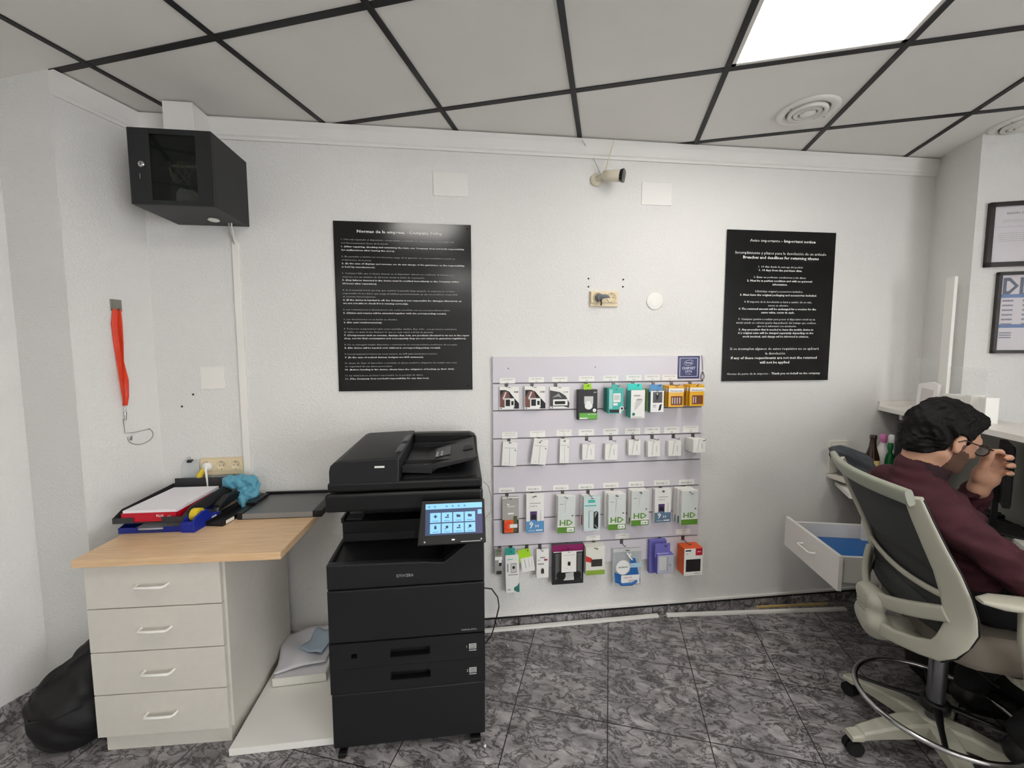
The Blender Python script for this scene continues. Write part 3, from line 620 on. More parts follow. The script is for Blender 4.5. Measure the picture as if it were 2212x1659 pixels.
# black bag on the floor, left of the cabinet
def bagf(Q):
    d = ell(Q, (0, 0, .13), (.150, .145, .17))
    d = smin(d, ell(Q, (.055, .04, .25), (.075, .08, .13)), .05)
    d = smin(d, cap(Q, (-.07, .02, .20), (.06, .05, .35), .035, .03), .03)
    d = smax(d, -(Q[:, 2] - 0.002), .01)
    n_ = np.sin(Q[:, 0] * 38 + 3 * np.sin(Q[:, 2] * 16)) * np.sin(Q[:, 1] * 31 + 1.3) * .006 + np.sin(Q[:, 2] * 55 + Q[:, 0] * 40) * .004 + np.sin((Q[:, 0] + Q[:, 2]) * 90) * .0015
    return d + n_
BAGM = mat('black_nylon', (17, 16, 17), 0.65, bump=.2, bscale=300)
t = thing('black_bag', 'slumped black bag on the floor left of the drawer cabinet', 'bag', (-1.565, 1.80, 0))
nets_obj('bag_body', bagf, (-.22, -.22, -.01), (.20, .22, .42), .008, BAGM, t)
mb = MB(); mb.sweep([(-.11, -.06, .17), (-.09, -.09, .23), (-.03, -.07, .30), (.04, -.02, .35), (.08, .03, .36)], (0, .5, 1), .022, .004, BAGM, n=8); mb.obj('strap', t)
mb = MB(); mb.tube([(-.13, -.06, .15), (-.06, -.135, .17), (.03, -.14, .18), (.10, -.10, .19)], .003, BLACK, n=6); mb.obj('zip', t)
# ================================================================== on the desk top
DZ = 0.8005
# letter trays
BLU = flat('blue_plastic', (24, 38, 128), 0.35); DGR = flat('anthracite_plastic', (52, 52, 54), 0.45)
def letter_tray(label, org, rz, m, w=.255, d=.345, k=1.0):
    t = thing('letter_tray', label, 'letter tray', org, rz, 'stacked letter trays')
    mb = MB(); mb.box(0, w, 0, d, 0, .003, m)
    for x0 in (0, w - .003):
        mb.prism([(x0, 0, 0), (x0, 0, .022), (x0, .05, .045 * k), (x0, d, .058 * k), (x0, d, 0)], (.003, 0, 0), m)
    mb.box(0, w, d - .003, d, 0, .058 * k, m)
    for a, b in ((0, w * .30), (w * .70, w)): mb.box(a, b, 0, .003, 0, .024, m)
    mb.obj('tray_shell', t, bevel=.0008)
    return t
tr = rd(-2)
t1 = letter_tray('blue plastic letter tray standing on the desk worktop', (-1.418, 1.862, DZ), tr, BLU, .250, .33, .78)
o = MB().box(0, .19, 0, .24, 0, .006, PAPER).obj('paper_sheets', loc=(-1.375, 1.885, DZ + .004), rotz=tr); tag(o, 'a few white sheets in the blue letter tray', 'paper')
t2 = letter_tray('anthracite letter tray stacked on the blue one', (-1.428, 1.850, DZ + .047), tr, DGR, .270, .355)
mb = MB(); mb.box(.01, .26, .351, .357, 0.02, .082, DGR); mb.obj('back_lip', t2)
# ream of paper with a red wrapper
t = thing('paper_ream', 'opened paper ream in a red wrapper lying in the anthracite tray', 'paper ream', (-1.396, 1.853, DZ + .0505), rd(-1.5))
RED = mat('red_wrapper', (186, 14, 40), 0.28, var=.08, vscale=30)
mb = MB(); W_, D_, H_ = .212, .260, .048
mb.box(0, W_, 0, .003, 0, H_ - .010, RED); mb.box(0, .002, 0, D_, 0, H_ - .012, RED); mb.box(W_ - .002, W_, 0, D_, 0, H_ - .012, RED); mb.box(0, W_, 0, D_, 0, .002, RED); mb.obj('wrapper', t, bevel=.0008)
mb = MB(); mb.box(.004, W_ - .004, .004, D_ + .045, .003, H_, PAPER); mb.obj('sheets', t, bevel=.001)
mb = MB(); add_text(mb, 'PLUS', (W_ * .64, -.0004, .020), XR, ZU, height=.009, material=SIGNT, bold=.03); add_text(mb, 'office', (W_ * .83, -.0004, .020), XR, ZU, height=.005, material=SIGNT); mb.obj('lettering', t)
# tape dispenser
t = thing('tape_dispenser', 'blue tape dispenser with a yellow tape roll at the front of the trays', 'tape dispenser', (-1.112, 1.836, DZ), rd(84))
mb = MB(); BB = flat('blue_bright', (26, 44, 150), 0.35)
mb.prism([(0, 0, 0), (.155, 0, 0), (.155, 0, .030), (.145, 0, .034), (.105, 0, .036), (.085, 0, .068), (.055, 0, .072), (.012, 0, .060), (0, 0, .040)], (0, .009, 0), BB)
mb.prism([(0, .046, 0), (.155, .046, 0), (.155, .046, .030), (.145, .046, .034), (.105, .046, .036), (.085, .046, .068), (.055, .046, .072), (.012, .046, .060), (0, .046, .040)], (0, .009, 0), BB)
mb.box(0, .155, .009, .046, 0, .030, BB); mb.box(0, .012, .009, .046, .03, .045, BB); mb.obj('dispenser_body', t, bevel=.0015)
mb = MB(); mb.lathe([(.013, .012), (.027, .012), (.027, .043), (.013, .043), (.013, .012)], flat('yellow_tape', (222, 196, 40), 0.3), c=(.058, 0, .056), axis='y', n=36, caps=False); mb.sm = [False] * len(mb.sm); mb.lathe([(.0128, .013), (.0128, .042), (.010, .042), (.010, .013), (.0128, .013)], CARD, c=(.058, 0, .056), axis='y', n=24, caps=False); mb.obj('tape_roll', t)
mb = MB(); mb.box(.146, .150, .010, .045, .03, .042, STEEL); mb.obj('cutter', t)
mb = MB(); mb.box(.105, .135, -.0006, 0, .012, .026, CARD); mb.obj('sticker', t)
# hole punch / stapler stood at the back right of the trays, dark tray with label
t = thing('stapler', 'black desk stapler between the letter trays and the blue gloves', 'stapler', (-1.098, 2.085, DZ), rd(80))
mb = MB(); mb.box(-.09, .09, -.022, .022, 0, .012, BLACK); mb.obj('base', t, bevel=.003)
mb = MB(); mb.prism([(-.09, -.018, .03), (.07, -.018, .052), (.085, -.018, .072), (-.02, -.018, .082), (-.085, -.018, .055)], (0, .036, 0), BLACK); mb.obj('arm', t, bevel=.004)
mb = MB(); mb.tube([(-.08, 0, .01), (-.08, 0, .045)], .014, STEEL, n=12); mb.obj('hinge', t)
t = thing('black_file_tray', 'flat black file tray with a white label right of the tape dispenser', 'tray', (-1.030, 1.888, DZ), rd(80))
mb = MB(); mb.box(0, .20, 0, .075, 0, .010, BLACK); mb.box(0, .20, 0, .004, .01, .022, BLACK); mb.box(0, .20, .071, .075, .01, .022, BLACK); mb.obj('tray_body', t, bevel=.001)
mb = MB(); mb.box(.02, .07, -.0006, 0, .003, .018, CARD); mb.obj('label', t)
# blue disposable gloves
def glove(Q):
    d = cap(Q, (-.02, 0, .062), (.075, -.01, .058), .034, .034)
    d = smin(d, cap(Q, (.055, -.02, .05), (.055, -.035, -.03), .036, .024), .02)
    d = smin(d, cap(Q, (.085, -.01, .05), (.10, -.02, .0), .026, .022), .02)
    for e in ((-.045, -.01, .045), (.11, -.01, .035)): d = smin(d, cap(Q, (.03, 0, .07), e, .022, .012), .012)
    for a, b in (((.02, -.05, .085), (.07, -.045, .06)), ((.0, -.04, .05), (.03, -.06, .03)), ((.05, -.05, .03), (.09, -.04, .05))): d = smax(d, -cap(Q, a, b, .012, .008), .012)
    return d + (np.abs(np.sin(Q[:, 0] * 60 + Q[:, 2] * 45 + 2 * np.sin(Q[:, 1] * 40))) - .5) * .0065 + (np.abs(np.sin(Q[:, 1] * 70 - Q[:, 2] * 55 + 2 * np.sin(Q[:, 0] * 50))) - .5) * .005
t = thing('disposable_gloves', 'crumpled bright blue gloves heaped behind the stapler', 'gloves', (-1.115, 2.165, DZ + .052)); NIT = mat('blue_nitrile', (92, 160, 184), 0.55)
nets_obj('glove_heap', glove, (-.06, -.10, -.06), (.14, .07, .13), .0042, NIT, t)
mb = MB(); mb.tube([(.05, -.045, .0), (.065, -.06, -.025), (.07, -.07, -.046)], [.016, .013, .008], NIT, n=12); mb.obj('glove_finger', t)
# grey flat tray at the right back corner
t = thing('copier_bypass_tray', 'flat grey tray with a black frame overhanging the right end of the desk top', 'tray', (-1.005, 1.955, DZ), rd(-1.5))
mb = MB(); W_, D_, H_ = .345, .275, .030; GP = mat('grey_panel', (104, 104, 104), 0.35)
mb.box(0, W_, 0, D_, 0, .004, BLACK); mb.box(0, .022, 0, D_, .004, H_, BLACK); mb.box(W_ - .020, W_ + .02, .0, D_, .0, H_, BLACK); mb.box(0, W_, D_ - .012, D_, .004, H_ + .006, BLACK); mb.obj('frame', t, bevel=.0012)
mb = MB(); mb.box(.022, W_ - .020, 0.004, D_ - .012, .004, H_ - .006, GP); mb.box(.022, W_ - .02, .0, .004, .002, H_ - .004, mat('grey_panel_edge', (132, 130, 128), 0.4)); mb.obj('panel', t, bevel=.001)
mb = MB(); mb.box(-.012, .030, .10, .235, .030, .042, BLACK); mb.obj('latch', t)
#==COPIER
# ================================================================== the copier
KX, KY = -0.507, 1.560
t = thing('copier', 'black floor-standing office copier with a lit touch screen, right of the desk', 'copier', (KX, KY, 0)); W_, D_ = 0.584, 0.62
KD = mat('copier_recess', (10, 10, 11), 0.55)
mb = MB(); mb.box(.001, W_ - .001, .002, D_, .030, .2515, INK); mb.obj('base_cabinet', t, bevel=.006)
for x in (.035, W_ - .045):
    for y in (.05, D_ - .06):
        mb = MB(); mb.lathe([(.004, -.014), (.022, -.012), (.024, 0), (.022, .012), (.004, .014)], BLACKM, c=(x, y, .0245), axis='x', n=18); mb.box(x - .012, x + .012, y - .012, y + .012, .022, .036, BLACK); mb.obj('caster', t)
mb = MB(); mb.box(.02, .05, -.012, .05, 0.004, .020, BLACK); mb.obj('stabiliser_foot', t, bevel=.003); mb = MB(); mb.box(W_ - .06, W_ - .02, -.008, .05, 0.004, .020, BLACK); mb.obj('stabiliser_foot', t, bevel=.003)
# cassette block with two recessed handles
def panel_holes(mb, x0, x1, z0, z1, y, th, holes, m):
    xs = sorted({x0, x1, *[h[0] for h in holes], *[h[1] for h in holes]}); zs = sorted({z0, z1, *[h[2] for h in holes], *[h[3] for h in holes]})
    for i in range(len(xs) - 1):
        for j in range(len(zs) - 1):
            cx, cz = (xs[i] + xs[i + 1]) / 2, (zs[j] + zs[j + 1]) / 2
            if any(h[0] < cx < h[1] and h[2] < cz < h[3] for h in holes): continue
            mb.box(xs[i], xs[i + 1], y, y + th, zs[j], zs[j + 1], m)
mid = .352
for i, (z0, z1) in enumerate(((.2545, mid), (mid + .001, .4535))):
    hx0, hx1 = .222, .372; hz0 = (z0 + z1) / 2 - .018 + (0.004 if i == 0 else -.002)
    holes = [(hx0, hx1, hz0, hz0 + .036)]
    if i == 1: holes.append((.078, .100, z0 + .040, z0 + .058))
    mb = MB(); panel_holes(mb, 0, W_, z0, z1, 0, .030, holes, INK); d_ = mb.obj('paper_cassette', t)
    mb = MB(); mb.box(hx0 - .002, hx1 + .002, .026, .030, hz0 - .002, hz0 + .038, KD); mb.box(hx0, hx1, -.001, .026, hz0 - .001, hz0 + .004, INK2); mb.obj('handle_recess', d_)
    mb = MB(); mb.box(W_ - .062, W_ - .034, -.0008, 0, z0 + .040, z0 + .060, CARDG)
    add_text(mb, '12'[1 - i], (W_ - .072, -.0008, z0 + .045), XR, ZU, height=.010, material=CARDG)
    for k in range(3): mb.box(W_ - .060, W_ - .036, -.0014, -.0008, z0 + .043 + k * .006, z0 + .045 + k * .006, INK2)
    mb.box(W_ - .062, W_ - .034, -.0008, 0, z0 + .032, z0 + .0345, CARDG); mb.obj('size_plate', d_)
mb = MB(); mb.box(.01, W_ - .006, .030, D_, .2545, .4535, INK2); mb.obj('lower_body', t)
mb = MB(); mb.box(0, W_, 0, .030, .4575, .6615, INK); f_ = mb.obj('front_cover', t, bevel=.004)
mb = MB(); add_text(mb, 'TASKalfa 2554ci', (W_ - .032, -.0006, .470), XR, ZU, width=.060, height=.0058, material=CARDG, align='r'); mb.obj('lettering', f_)
mb = MB(); mb.box(.004, W_ - .004, .030, D_, .4575, .72, INK); mb.obj('engine_body', t, bevel=.004)
# upper front: low on the left, rising to the right
mb = MB(); mb.prism([(0, 0, .6655), (W_, 0, .6655), (W_, 0, .828), (.523, 0, .822), (.430, 0, .750), (.36, 0, .757), (.0, 0, .764)], (0, .03, 0), INK); f_ = mb.obj('upper_front', t, bevel=.006)
mb = MB(); add_text(mb, 'KYOCERA', (.285, -.0006, .702), XR, ZU, width=.062, height=.0115, material=flat('badge_grey', (150, 150, 152)), align='c', bold=.02); mb.obj('badge', f_)
mb = MB(); mb.box(.004, .43, .03, D_, .72, .745, INK2); mb.prism([(.43, .03, .72), (W_ - .004, .03, .72), (W_ - .004, .03, .827), (.523, .03, .821), (.43, .03, .749)], (0, D_ - .03, 0), INK2)
mb.prism([(0, .03, .72), (0, .03, .763), (0, .19, .768), (0, D_, .768), (0, D_, .72)], (.014, 0, 0), INK)
mb.prism([(.014, .06, .744), (.014, .19, .762), (.014, D_, .762), (.014, D_, .744)], (.41, 0, 0), INK2)
mb.obj('output_bay', t, bevel=.003)
mb = MB(); mb.box(.36, .40, .12, .126, .764, .768, flat('mark_grey', (150, 150, 148))); mb.obj('paper_stop_mark', t)
mb = MB(); mb.box(.010, .42, .19, D_, .762, .848, INK2); mb.box(.012, .30, .186, .19, .765, .80, INK); mb.obj('exit_unit', t, bevel=.006)
mb = MB(); 
for k in range(4): mb.box(.020, .085, .205 + k * .018, .214 + k * .018, .848, .856, INK)
mb.box(.004, .014, .195, .30, .842, .864, INK); mb.obj('exit_guide', t, bevel=.002)
mb = MB(); mb.prism([(.070, .27, .846), (.095, .27, .900), (.110, .27, .952), (.50, .27, .952), (.50, .27, .846)], (0, D_ - .28, 0), KD); mb.box(.42, W_ - .002, .18, D_, .80, .952, KD); mb.obj('neck', t, bevel=.004)
# scanner
mb = MB(); mb.box(-.002, W_ - .002, .020, D_ - .02, .953, 1.022, INK2); mb.obj('scanner', t, bevel=.010, seg=3)
mb = MB(); mb.box(.006, W_ - .004, .03, D_ - .02, 1.026, 1.062, INK2); fe = mb.obj('document_cover', t, bevel=.008)
# feeder housing on the left: rounded left edge, flat lid
prof = [(.012, 1.050), (.012, 1.105), (.017, 1.125), (.030, 1.138), (.050, 1.145), (.262, 1.152), (.270, 1.148), (.266, 1.050)]
mb = MB(); mb.prism([(x, .034, z) for x, z in prof], (0, D_ - .075, 0), INK); fh = mb.obj('feeder_housing', t, bevel=.006)
mb = MB(); mb.box(.178, .214, .0325, .034, 1.115, 1.122, PLAST); mb.obj('status_lamp', fh)
for y in (.12, .30):
    mb = MB(); mb.prism([(.238, y, 1.150), (.268, y, 1.151), (.268, y, 1.160), (.25, y, 1.158)], (0, .13, 0), mat('finger_grip', (60, 61, 66), .4)); mb.obj('finger_grip', fh, bevel=.002)
# document tray on the right
mb = MB(); TR = mat('tray_black', (24, 24, 26), .45)
mb.prism([(.270, .10, 1.092), (.350, .10, 1.088), (.425, .10, 1.110), (.560, .10, 1.133), (.560, .10, 1.118), (.42, .10, 1.095), (.385, .10, 1.070), (.270, .10, 1.075)], (0, .38, 0), TR)
mb.prism([(.270, .085, 1.105), (.365, .085, 1.100), (.385, .085, 1.104), (.385, .085, 1.070), (.270, .085, 1.078)], (0, .015, 0), TR)
mb.prism([(.385, .085, 1.085), (.560, .085, 1.122), (.568, .085, 1.134), (.420, .085, 1.112), (.385, .085, 1.104)], (0, .03, 0), TR)
mb.obj('document_tray', fe, bevel=.002)
mb = MB(); mb.prism([(.390, .20, 1.1045), (.455, .20, 1.1175), (.455, .36, 1.1175), (.390, .36, 1.1045)], (0, 0, .0015), flat('tray_sticker', (70, 70, 68), .4))
for k in range(3):
    for j in range(2): mb.box(.394 + j * .02, .408 + j * .02, .21 + k * .028, .222 + k * .028, 1.1075 + j * .004, 1.1085 + j * .004, CARDG)
mb.obj('guide_sticker', fe)
mb = MB(); mb.prism([(.505, .22, 1.126), (.550, .22, 1.1335), (.540, .30, 1.132), (.515, .30, 1.128)], (0, 0, .0012), KD); mb.obj('tray_notch', fe)
mb = MB(); mb.box(.28, .52, .13, .137, 1.10, 1.116, TR); mb.box(.28, .52, .42, .427, 1.10, 1.120, TR); mb.obj('side_guide', fe)
mb = MB(); mb.prism([(.27, .50, 1.062), (.55, .50, 1.062), (.575, .50, 1.10), (.57, .50, 1.135), (.54, .50, 1.148), (.27, .50, 1.150)], (0, .06, 0), INK2)
mb.prism([(.555, .30, 1.062), (.555, .50, 1.062), (.555, .50, 1.140), (.555, .44, 1.120)], (.02, 0, 0), INK2); mb.obj('rear_housing', fe, bevel=.010, seg=3)
mb = MB(); mb.prism([(.28, .06, 1.0625), (.56, .06, 1.0625), (.56, .50, 1.0625), (.28, .50, 1.0625)], (0, 0, .003), INK); mb.tube([(.40, .20, 1.066), (.44, .17, 1.075), (.46, .16, 1.066)], .005, INK2, n=8); mb.obj('ejection_tray', fe)
# touch panel on its arm
pc = np.array([.468, -.045, .925]); tl = rd(24); pr_ = np.array([1.0, 0, 0]); pu = np.array([0, math.sin(tl), math.cos(tl)]); pn = np.array([0, -math.cos(tl), math.sin(tl)])
def pquad(mb, u0, u1, v0, v1, d0, d1, m):
    q = [pc + pr_ * u + pu * v + pn * d0 for u, v in ((u0, v0), (u1, v0), (u1, v1), (u0, v1))]; mb.prism(q, pn * (d1 - d0), m)
hw, hh = .1195, .078
mb = MB(); mb.prism([pc + pr_ * u + pu * v - pn * .018 for u, v in ((-hw - .008, -hh), (hw, -hh), (hw - .002, hh), (-hw + .004, hh))], pn * .018, INK2); p_ = mb.obj('touch_panel', t, bevel=.004)
SCR = mat('screen_blue', (70, 120, 185), .3, emit=.25); SCRL = mat('screen_light', (126, 182, 226), .3, emit=.30); SCD = mat('screen_dark', (30, 52, 84), .3, emit=.08); SCG = mat('screen_mid', (48, 66, 100), .3, emit=.15)
mb = MB(); u0, u1, v0, v1 = -.100, .108, -.044, .066
pquad(mb, u0, u1, v0, v1, 0, .0006, SCG); pquad(mb, u0, u1, v1 - .019, v1, .0006, .0010, SCRL); pquad(mb, u1 - .03, u1, v0, v1 - .019, .0006, .0009, mat('screen_violet', (66, 66, 104), .3, emit=.15)); pquad(mb, u1 - .017, u1 - .002, v1 - .042, v1 - .026, .0009, .0012, SCRL)
bw, bh = .0385, .034
for i in range(4):
    for j in range(2):
        x = u0 + .017 + i * (bw + .0035); y = v0 + .006 + j * (bh + .004)
        pquad(mb, x, x + bw, y, y + bh, .0010, .0014, SCRL)
        cx, cy = x + bw / 2, y + bh * .62
        k = (i + 4 * j)
        if k in (4,): pquad(mb, cx - .006, cx + .006, cy - .002, cy + .002, .0015, .0018, SCD); pquad(mb, cx - .002, cx + .002, cy - .006, cy + .006, .0015, .0018, SCD)
        elif k in (6, 7): pquad(mb, cx - .007, cx + .007, cy - .005, cy + .003, .0015, .0018, SCD); pquad(mb, cx - .007, cx - .001, cy + .003, cy + .005, .0015, .0018, SCD)
        elif k in (5, 2): pquad(mb, cx - .007, cx + .007, cy - .006, cy - .002, .0015, .0018, SCD); pquad(mb, cx, cx + .006, cy, cy + .006, .0015, .0018, SCD)
        elif k in (1, 3):
            n = [pc + pr_ * (cx + .0052 * math.cos(q)) + pu * (cy + .0052 * math.sin(q)) + pn * .0015 for q in np.linspace(0, 2 * math.pi, 12, endpoint=False)]; mb.prism(n, pn * .0003, SCD); pquad(mb, cx - .008, cx - .004, cy - .008, cy - .005, .0015, .0018, SCD)
        else: pquad(mb, cx - .004, cx + .004, cy - .006, cy + .004, .0015, .0018, SCD); pquad(mb, cx - .002, cx + .002, cy + .004, cy + .007, .0015, .0018, SCD)
        pquad(mb, x + .008, x + bw - .008, y + .004, y + .006, .0015, .0017, SCR)
for k, x in enumerate((-.090, -.069, -.026, -.004, .018, .040)): pquad(mb, x, x + .006, v1 - .013, v1 - .007, .0011, .0014, SCR)
mb.obj('screen', p_)
mb = MB(); pquad(mb, -.005, .006, -.064, -.059, 0, .0006, CARD); pquad(mb, .028, .100, -.0705, -.0685, 0, .0006, CARDG); pquad(mb, -.104, -.099, -.068, -.063, 0, .0006, CARDG); pquad(mb, .100, .105, -.066, -.061, 0, .0006, CARDG); mb.obj('panel_keys', p_)
mb = MB(); mb.prism([(.40, -.03, .88), (W_ - .01, -.03, .88), (W_ - .01, .05, .953), (.40, .05, .953)], (0, .03, .0), INK2); mb.box(.42, W_ - .01, -.02, .2, .86, .90, INK2); mb.obj('panel_arm', t, bevel=.003)
# leads of the copier
pts = [hy(1046, 1270, 2.0), hy(1062, 1272, 2.1), hy(1075, 1290, 2.16), hy(1078, 1310, 2.19), hy(1070, 1345, 2.19), hy(1062, 1362, 2.17), hy(1046, 1367, 2.1)]
pts[5][2] = .006; pts[6][2] = .006
mb = MB(); mb.tube(pts, .0035, BLACK, n=8); tag(mb.obj('power_cable'), 'black cable looping out behind the right side of the copier down to the floor', 'cable')
pts = [hy(1044, 1040, 2.1), hy(1055, 1050, 2.17), hy(1061, 1075, 2.2), hy(1060, 1105, 2.2), hy(1046, 1122, 2.12)]
mb = MB(); mb.tube(pts, .0022, LG, n=8); tag(mb.obj('grey_cable'), 'thin grey cable bowing out between the copier and the slat panel', 'cable')
# ================================================================== battens on the floor
def batten(name, label, p, q, w, h, m, z=0.0):
    p = np.array(p, float); q = np.array(q, float); d = q - p; n = np.array([-d[1], d[0], 0]); n = n / np.linalg.norm(n) * w
    mb = MB(); mb.prism([p + (0, 0, z + .0005), q + (0, 0, z + .0005), q + n + (0, 0, z + .0005), p + n + (0, 0, z + .0005)], (0, 0, h), m); return tag(mb.obj(name, bevel=.001), label, 'cable trunking')
batten('floor_trunking', 'white cable trunking lying on the floor from the copier to below the slat panel', (.085, 2.196, 0), (1.12, 2.207, 0), .022, .014, PLAST)
batten('floor_trunking', 'white cable trunking lying on the floor below the returns notice, running behind the chair', (1.170, 2.205, 0), (2.26, 2.130, 0), .022, .014, PLAST)
batten('wooden_rod', 'pale wooden rod on the floor behind the right trunking', (1.745, 2.218, 0), (2.20, 2.198, 0), .010, .012, flat('pine_rod', (204, 176, 120)))
mb = MB(); mb.tube([(1.12, 2.216, .006), (1.145, 2.214, .004), (1.172, 2.215, .006)], .0022, LG, n=6); tag(mb.obj('loose_wire'), 'short grey wire between the ends of the two floor trunkings', 'wire')
mb = MB(); mb.tube([(.222, 2.09, .002), (.226, 2.075, .002)], .002, CARD, n=6); tag(mb.obj('paper_scrap'), 'tiny white scrap on the floor below the slat panel', 'scrap')
mb = MB(); mb.lathe([(.005, 0), (.005, .004), (.001, .004)], CARD, c=tuple(hz(1048, 1612, 0)), n=8); tag(mb.obj('white_button'), 'tiny white bead on the floor by the right front corner of the copier', 'bead')
# ================================================================== slat panel
PX0, PX1, PZ0, PZ1, PY = 0.163, 1.357, 0.350, 1.522, WALL - 0.019
SLM = mat('slat_lilac', (212, 207, 214), 0.35)
slots = [hy(1066, y, PY)[2] for y in (828.5, 887.6, 948.3, 1007.8, 1066.9, 1123.3, 1181.5)]
t = thing('slat_panel', 'lilac-white slatted display panel on the wall hung with accessories', 'display panel', (PX0, WALL, PZ0))
zs = [PZ1] + slots + [PZ0]; mb = MB()
for a, b in zip(zs[:-1], zs[1:]):
    mb.box(0, PX1 - PX0, PY - WALL, 0, b - PZ0 + (.0035 if b != PZ0 else 0), a - PZ0 - (.0035 if a != PZ1 else 0), SLM)
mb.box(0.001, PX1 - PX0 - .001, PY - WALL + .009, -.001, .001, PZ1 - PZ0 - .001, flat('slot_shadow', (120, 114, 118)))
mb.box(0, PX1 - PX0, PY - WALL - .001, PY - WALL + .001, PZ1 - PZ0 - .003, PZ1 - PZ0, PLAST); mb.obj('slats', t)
for px in (1098, 1286):
    p = hy(px, 793 if px > 1200 else 796, PY); m_ = MB(); m_.lathe([(.003, 0), (.001, -.001)], BLK, c=(p[0] - PX0, PY - WALL, p[2] - PZ0), axis='y', n=8); m_.obj('screw', t)
# poster sticker and key ring
t2 = thing('chipset_sticker', 'navy blue square chipset sticker at the top right of the slat panel', 'sticker', (0, 0, 0)); NAVY = flat('navy_print', (34, 38, 92), .3)
a = hy(1464.5, 769, PY); b = hy(1510, 817.5, PY); mb = MB(); mb.box(a[0], b[0], PY - .0015, PY - .0002, b[2], a[2], NAVY)
ww = b[0] - a[0]; hh = a[2] - b[2]; k = ww * .05; y = PY - .0020; LN = flat('pale_line', (206, 206, 226))
for x0, x1, z0, z1 in ((.08, .11, .08, .92), (.89, .92, .08, .92), (.08, .92, .08, .105), (.08, .92, .895, .92)): mb.box(a[0] + ww * x0, a[0] + ww * x1, y, y + .0006, b[2] + hh * z0, b[2] + hh * z1, LN)
mb.tube([(a[0] + ww * (.5 + .21 * math.cos(q)), y, b[2] + hh * (.70 + .12 * math.sin(q + .25))) for q in np.linspace(.2, 6.0, 24)], .0011, LN, n=6)
add_text(mb, 'intel', (a[0] + ww * .5, y, b[2] + hh * .665), XR, ZU, width=ww * .28, height=hh * .085, material=LN, align='c', bold=.02)
add_text(mb, 'CHIPSET', (a[0] + ww * .5, y, b[2] + hh * .41), XR, ZU, width=ww * .62, height=hh * .11, material=LN, align='c', bold=.02)
add_text(mb, '2976', (a[0] + ww * .5, y, b[2] + hh * .27), XR, ZU, width=ww * .32, height=hh * .10, material=LN, align='c', bold=.02)
add_text(mb, 'mobile', (a[0] + ww * .5, y, b[2] + hh * .18), XR, ZU, width=ww * .26, height=hh * .055, material=LN, align='c'); mb.obj('print', t2)
mb = MB(); p = [hy(x, y_, PY - .004) for x, y_ in ((1515.5, 767), (1517.5, 780), (1518, 800))]; mb.tube(p, .0014, STEEL, n=6)
cc = hy(1517.8, 813, PY - .006); mb.tube([cc + np.array([.0095 * math.cos(q), 0, .018 * math.sin(q)]) for q in np.linspace(0, 2 * math.pi, 18, endpoint=False)], .0022, STEEL, n=6, closed=True)
mb.tube([cc + (0, 0, .018), cc + (0, 0, .027)], [.003, .004], flat('dark_bead', (40, 30, 34)), n=8); mb.tube([cc + (.0, 0, -.020), cc + (.002, 0, -.026)], [.003, .003], flat('dark_bead', (40, 30, 34)), n=8); mb.lathe([(.005, 0), (.001, -.001)], LN, c=tuple(cc), axis='y', n=10)
tag(mb.obj('charm_pendant'), 'grey metal charm pendant on a cord at the top right corner of the slat panel', 'pendant')
# ---- hooks, price labels and goods
HK = mat('hook_grey', (92, 90, 88), .35, metal=.6)
lab_parent = t
def hook(px, slot, label, length=.10, lab=None, lab_px=None, tip=True, plate=True):
    z = slots[slot]; x = hy(px, 830 + 59 * slot, PY)[0]; x = hp(px, {0: 832, 2: 952, 4: 1070, 6: 1186}[slot], (0, PY, 0), np.array([0, 1.0, 0]))[0]
    ry = length; t_ = thing('display_hook', label, 'hook', (x, PY, z), 0, 'wire hooks on the slat panel')
    m_ = MB(); m_.box(-.009, .009, -.0025, .004, -.024, .001, HK); m_.obj('hook_plate', t_)
    m_ = MB(); m_.tube([(0, 0, -.018), (0, -ry * .7, -.018), (0, -ry * .92, -.016), (0, -ry, -.008)], .0018, HK, n=8); m_.obj('wire', t_)
    return x, z
LABI = flat('label_ink', (92, 84, 88))
def price(px, py, w, h, lines):
    a = hy(px - w / 2, py - h / 2, PY); b = hy(px + w / 2, py + h / 2, PY); m_ = MB(); m_.box(a[0] - PX0, b[0] - PX0, PY - WALL - .0008, PY - WALL - .0001, b[2] - PZ0, a[2] - PZ0, CARD)
    n = len(lines); H = a[2] - b[2]
    for i, l in enumerate(lines):
        add_text(m_, l, ((a[0] + b[0]) / 2 - PX0, PY - WALL - .0012, b[2] - PZ0 + H * (1 - (i + .82) / n)), XR, ZU, width=(b[0] - a[0]) * ((.70 if len(l) > 5 else .4) if i == 0 or len(l) > 6 else .15), height=H / n * .38, material=LABI, align='c')
    m_.obj('price_label', lab_parent)
for px, py, l in ((1096, 822.5, ['32GB VERBATIM', '10€']), (1158.5, 820.5, ['64GB VERBATIM', '14€']), (1209, 819.5, ['32GB VERBATIM', '12€']), (1267, 818, ['CARGADOR USB', '15€']), (1319, 817, ['CARGADOR USB', '12€']), (1369, 816, ['CARGADOR USB', '15€']), (1409, 815.5, ['CARGADOR COCHE', '10€']), (1447, 815, ['PILAS BOTON', '5€'])): price(px, py, 33, 11, l)
for px, py, l in ((1101, 940, ['CARGADOR', 'LIGHTNING', '15€']), (1161, 937.5, ['CARGADOR USB', 'TIPO C', '12€']), (1218.5, 935, ['CABLE USB', 'TIPO C', '9€']), (1266.5, 934, ['CABLE LIGHTNING', '10€']), (1319, 932.5, ['CABLE LIGHTNING', '10€']), (1366.5, 931.5, ['CABLE TIPO C', '9€']), (1409, 930, ['CABLE USB', '9€']), (1451, 929, ['CABLE MICRO', '8€']), (1492, 927, ['ADAPTADOR', 'JACK', '9€'])): price(px, py, 33, 13, l)
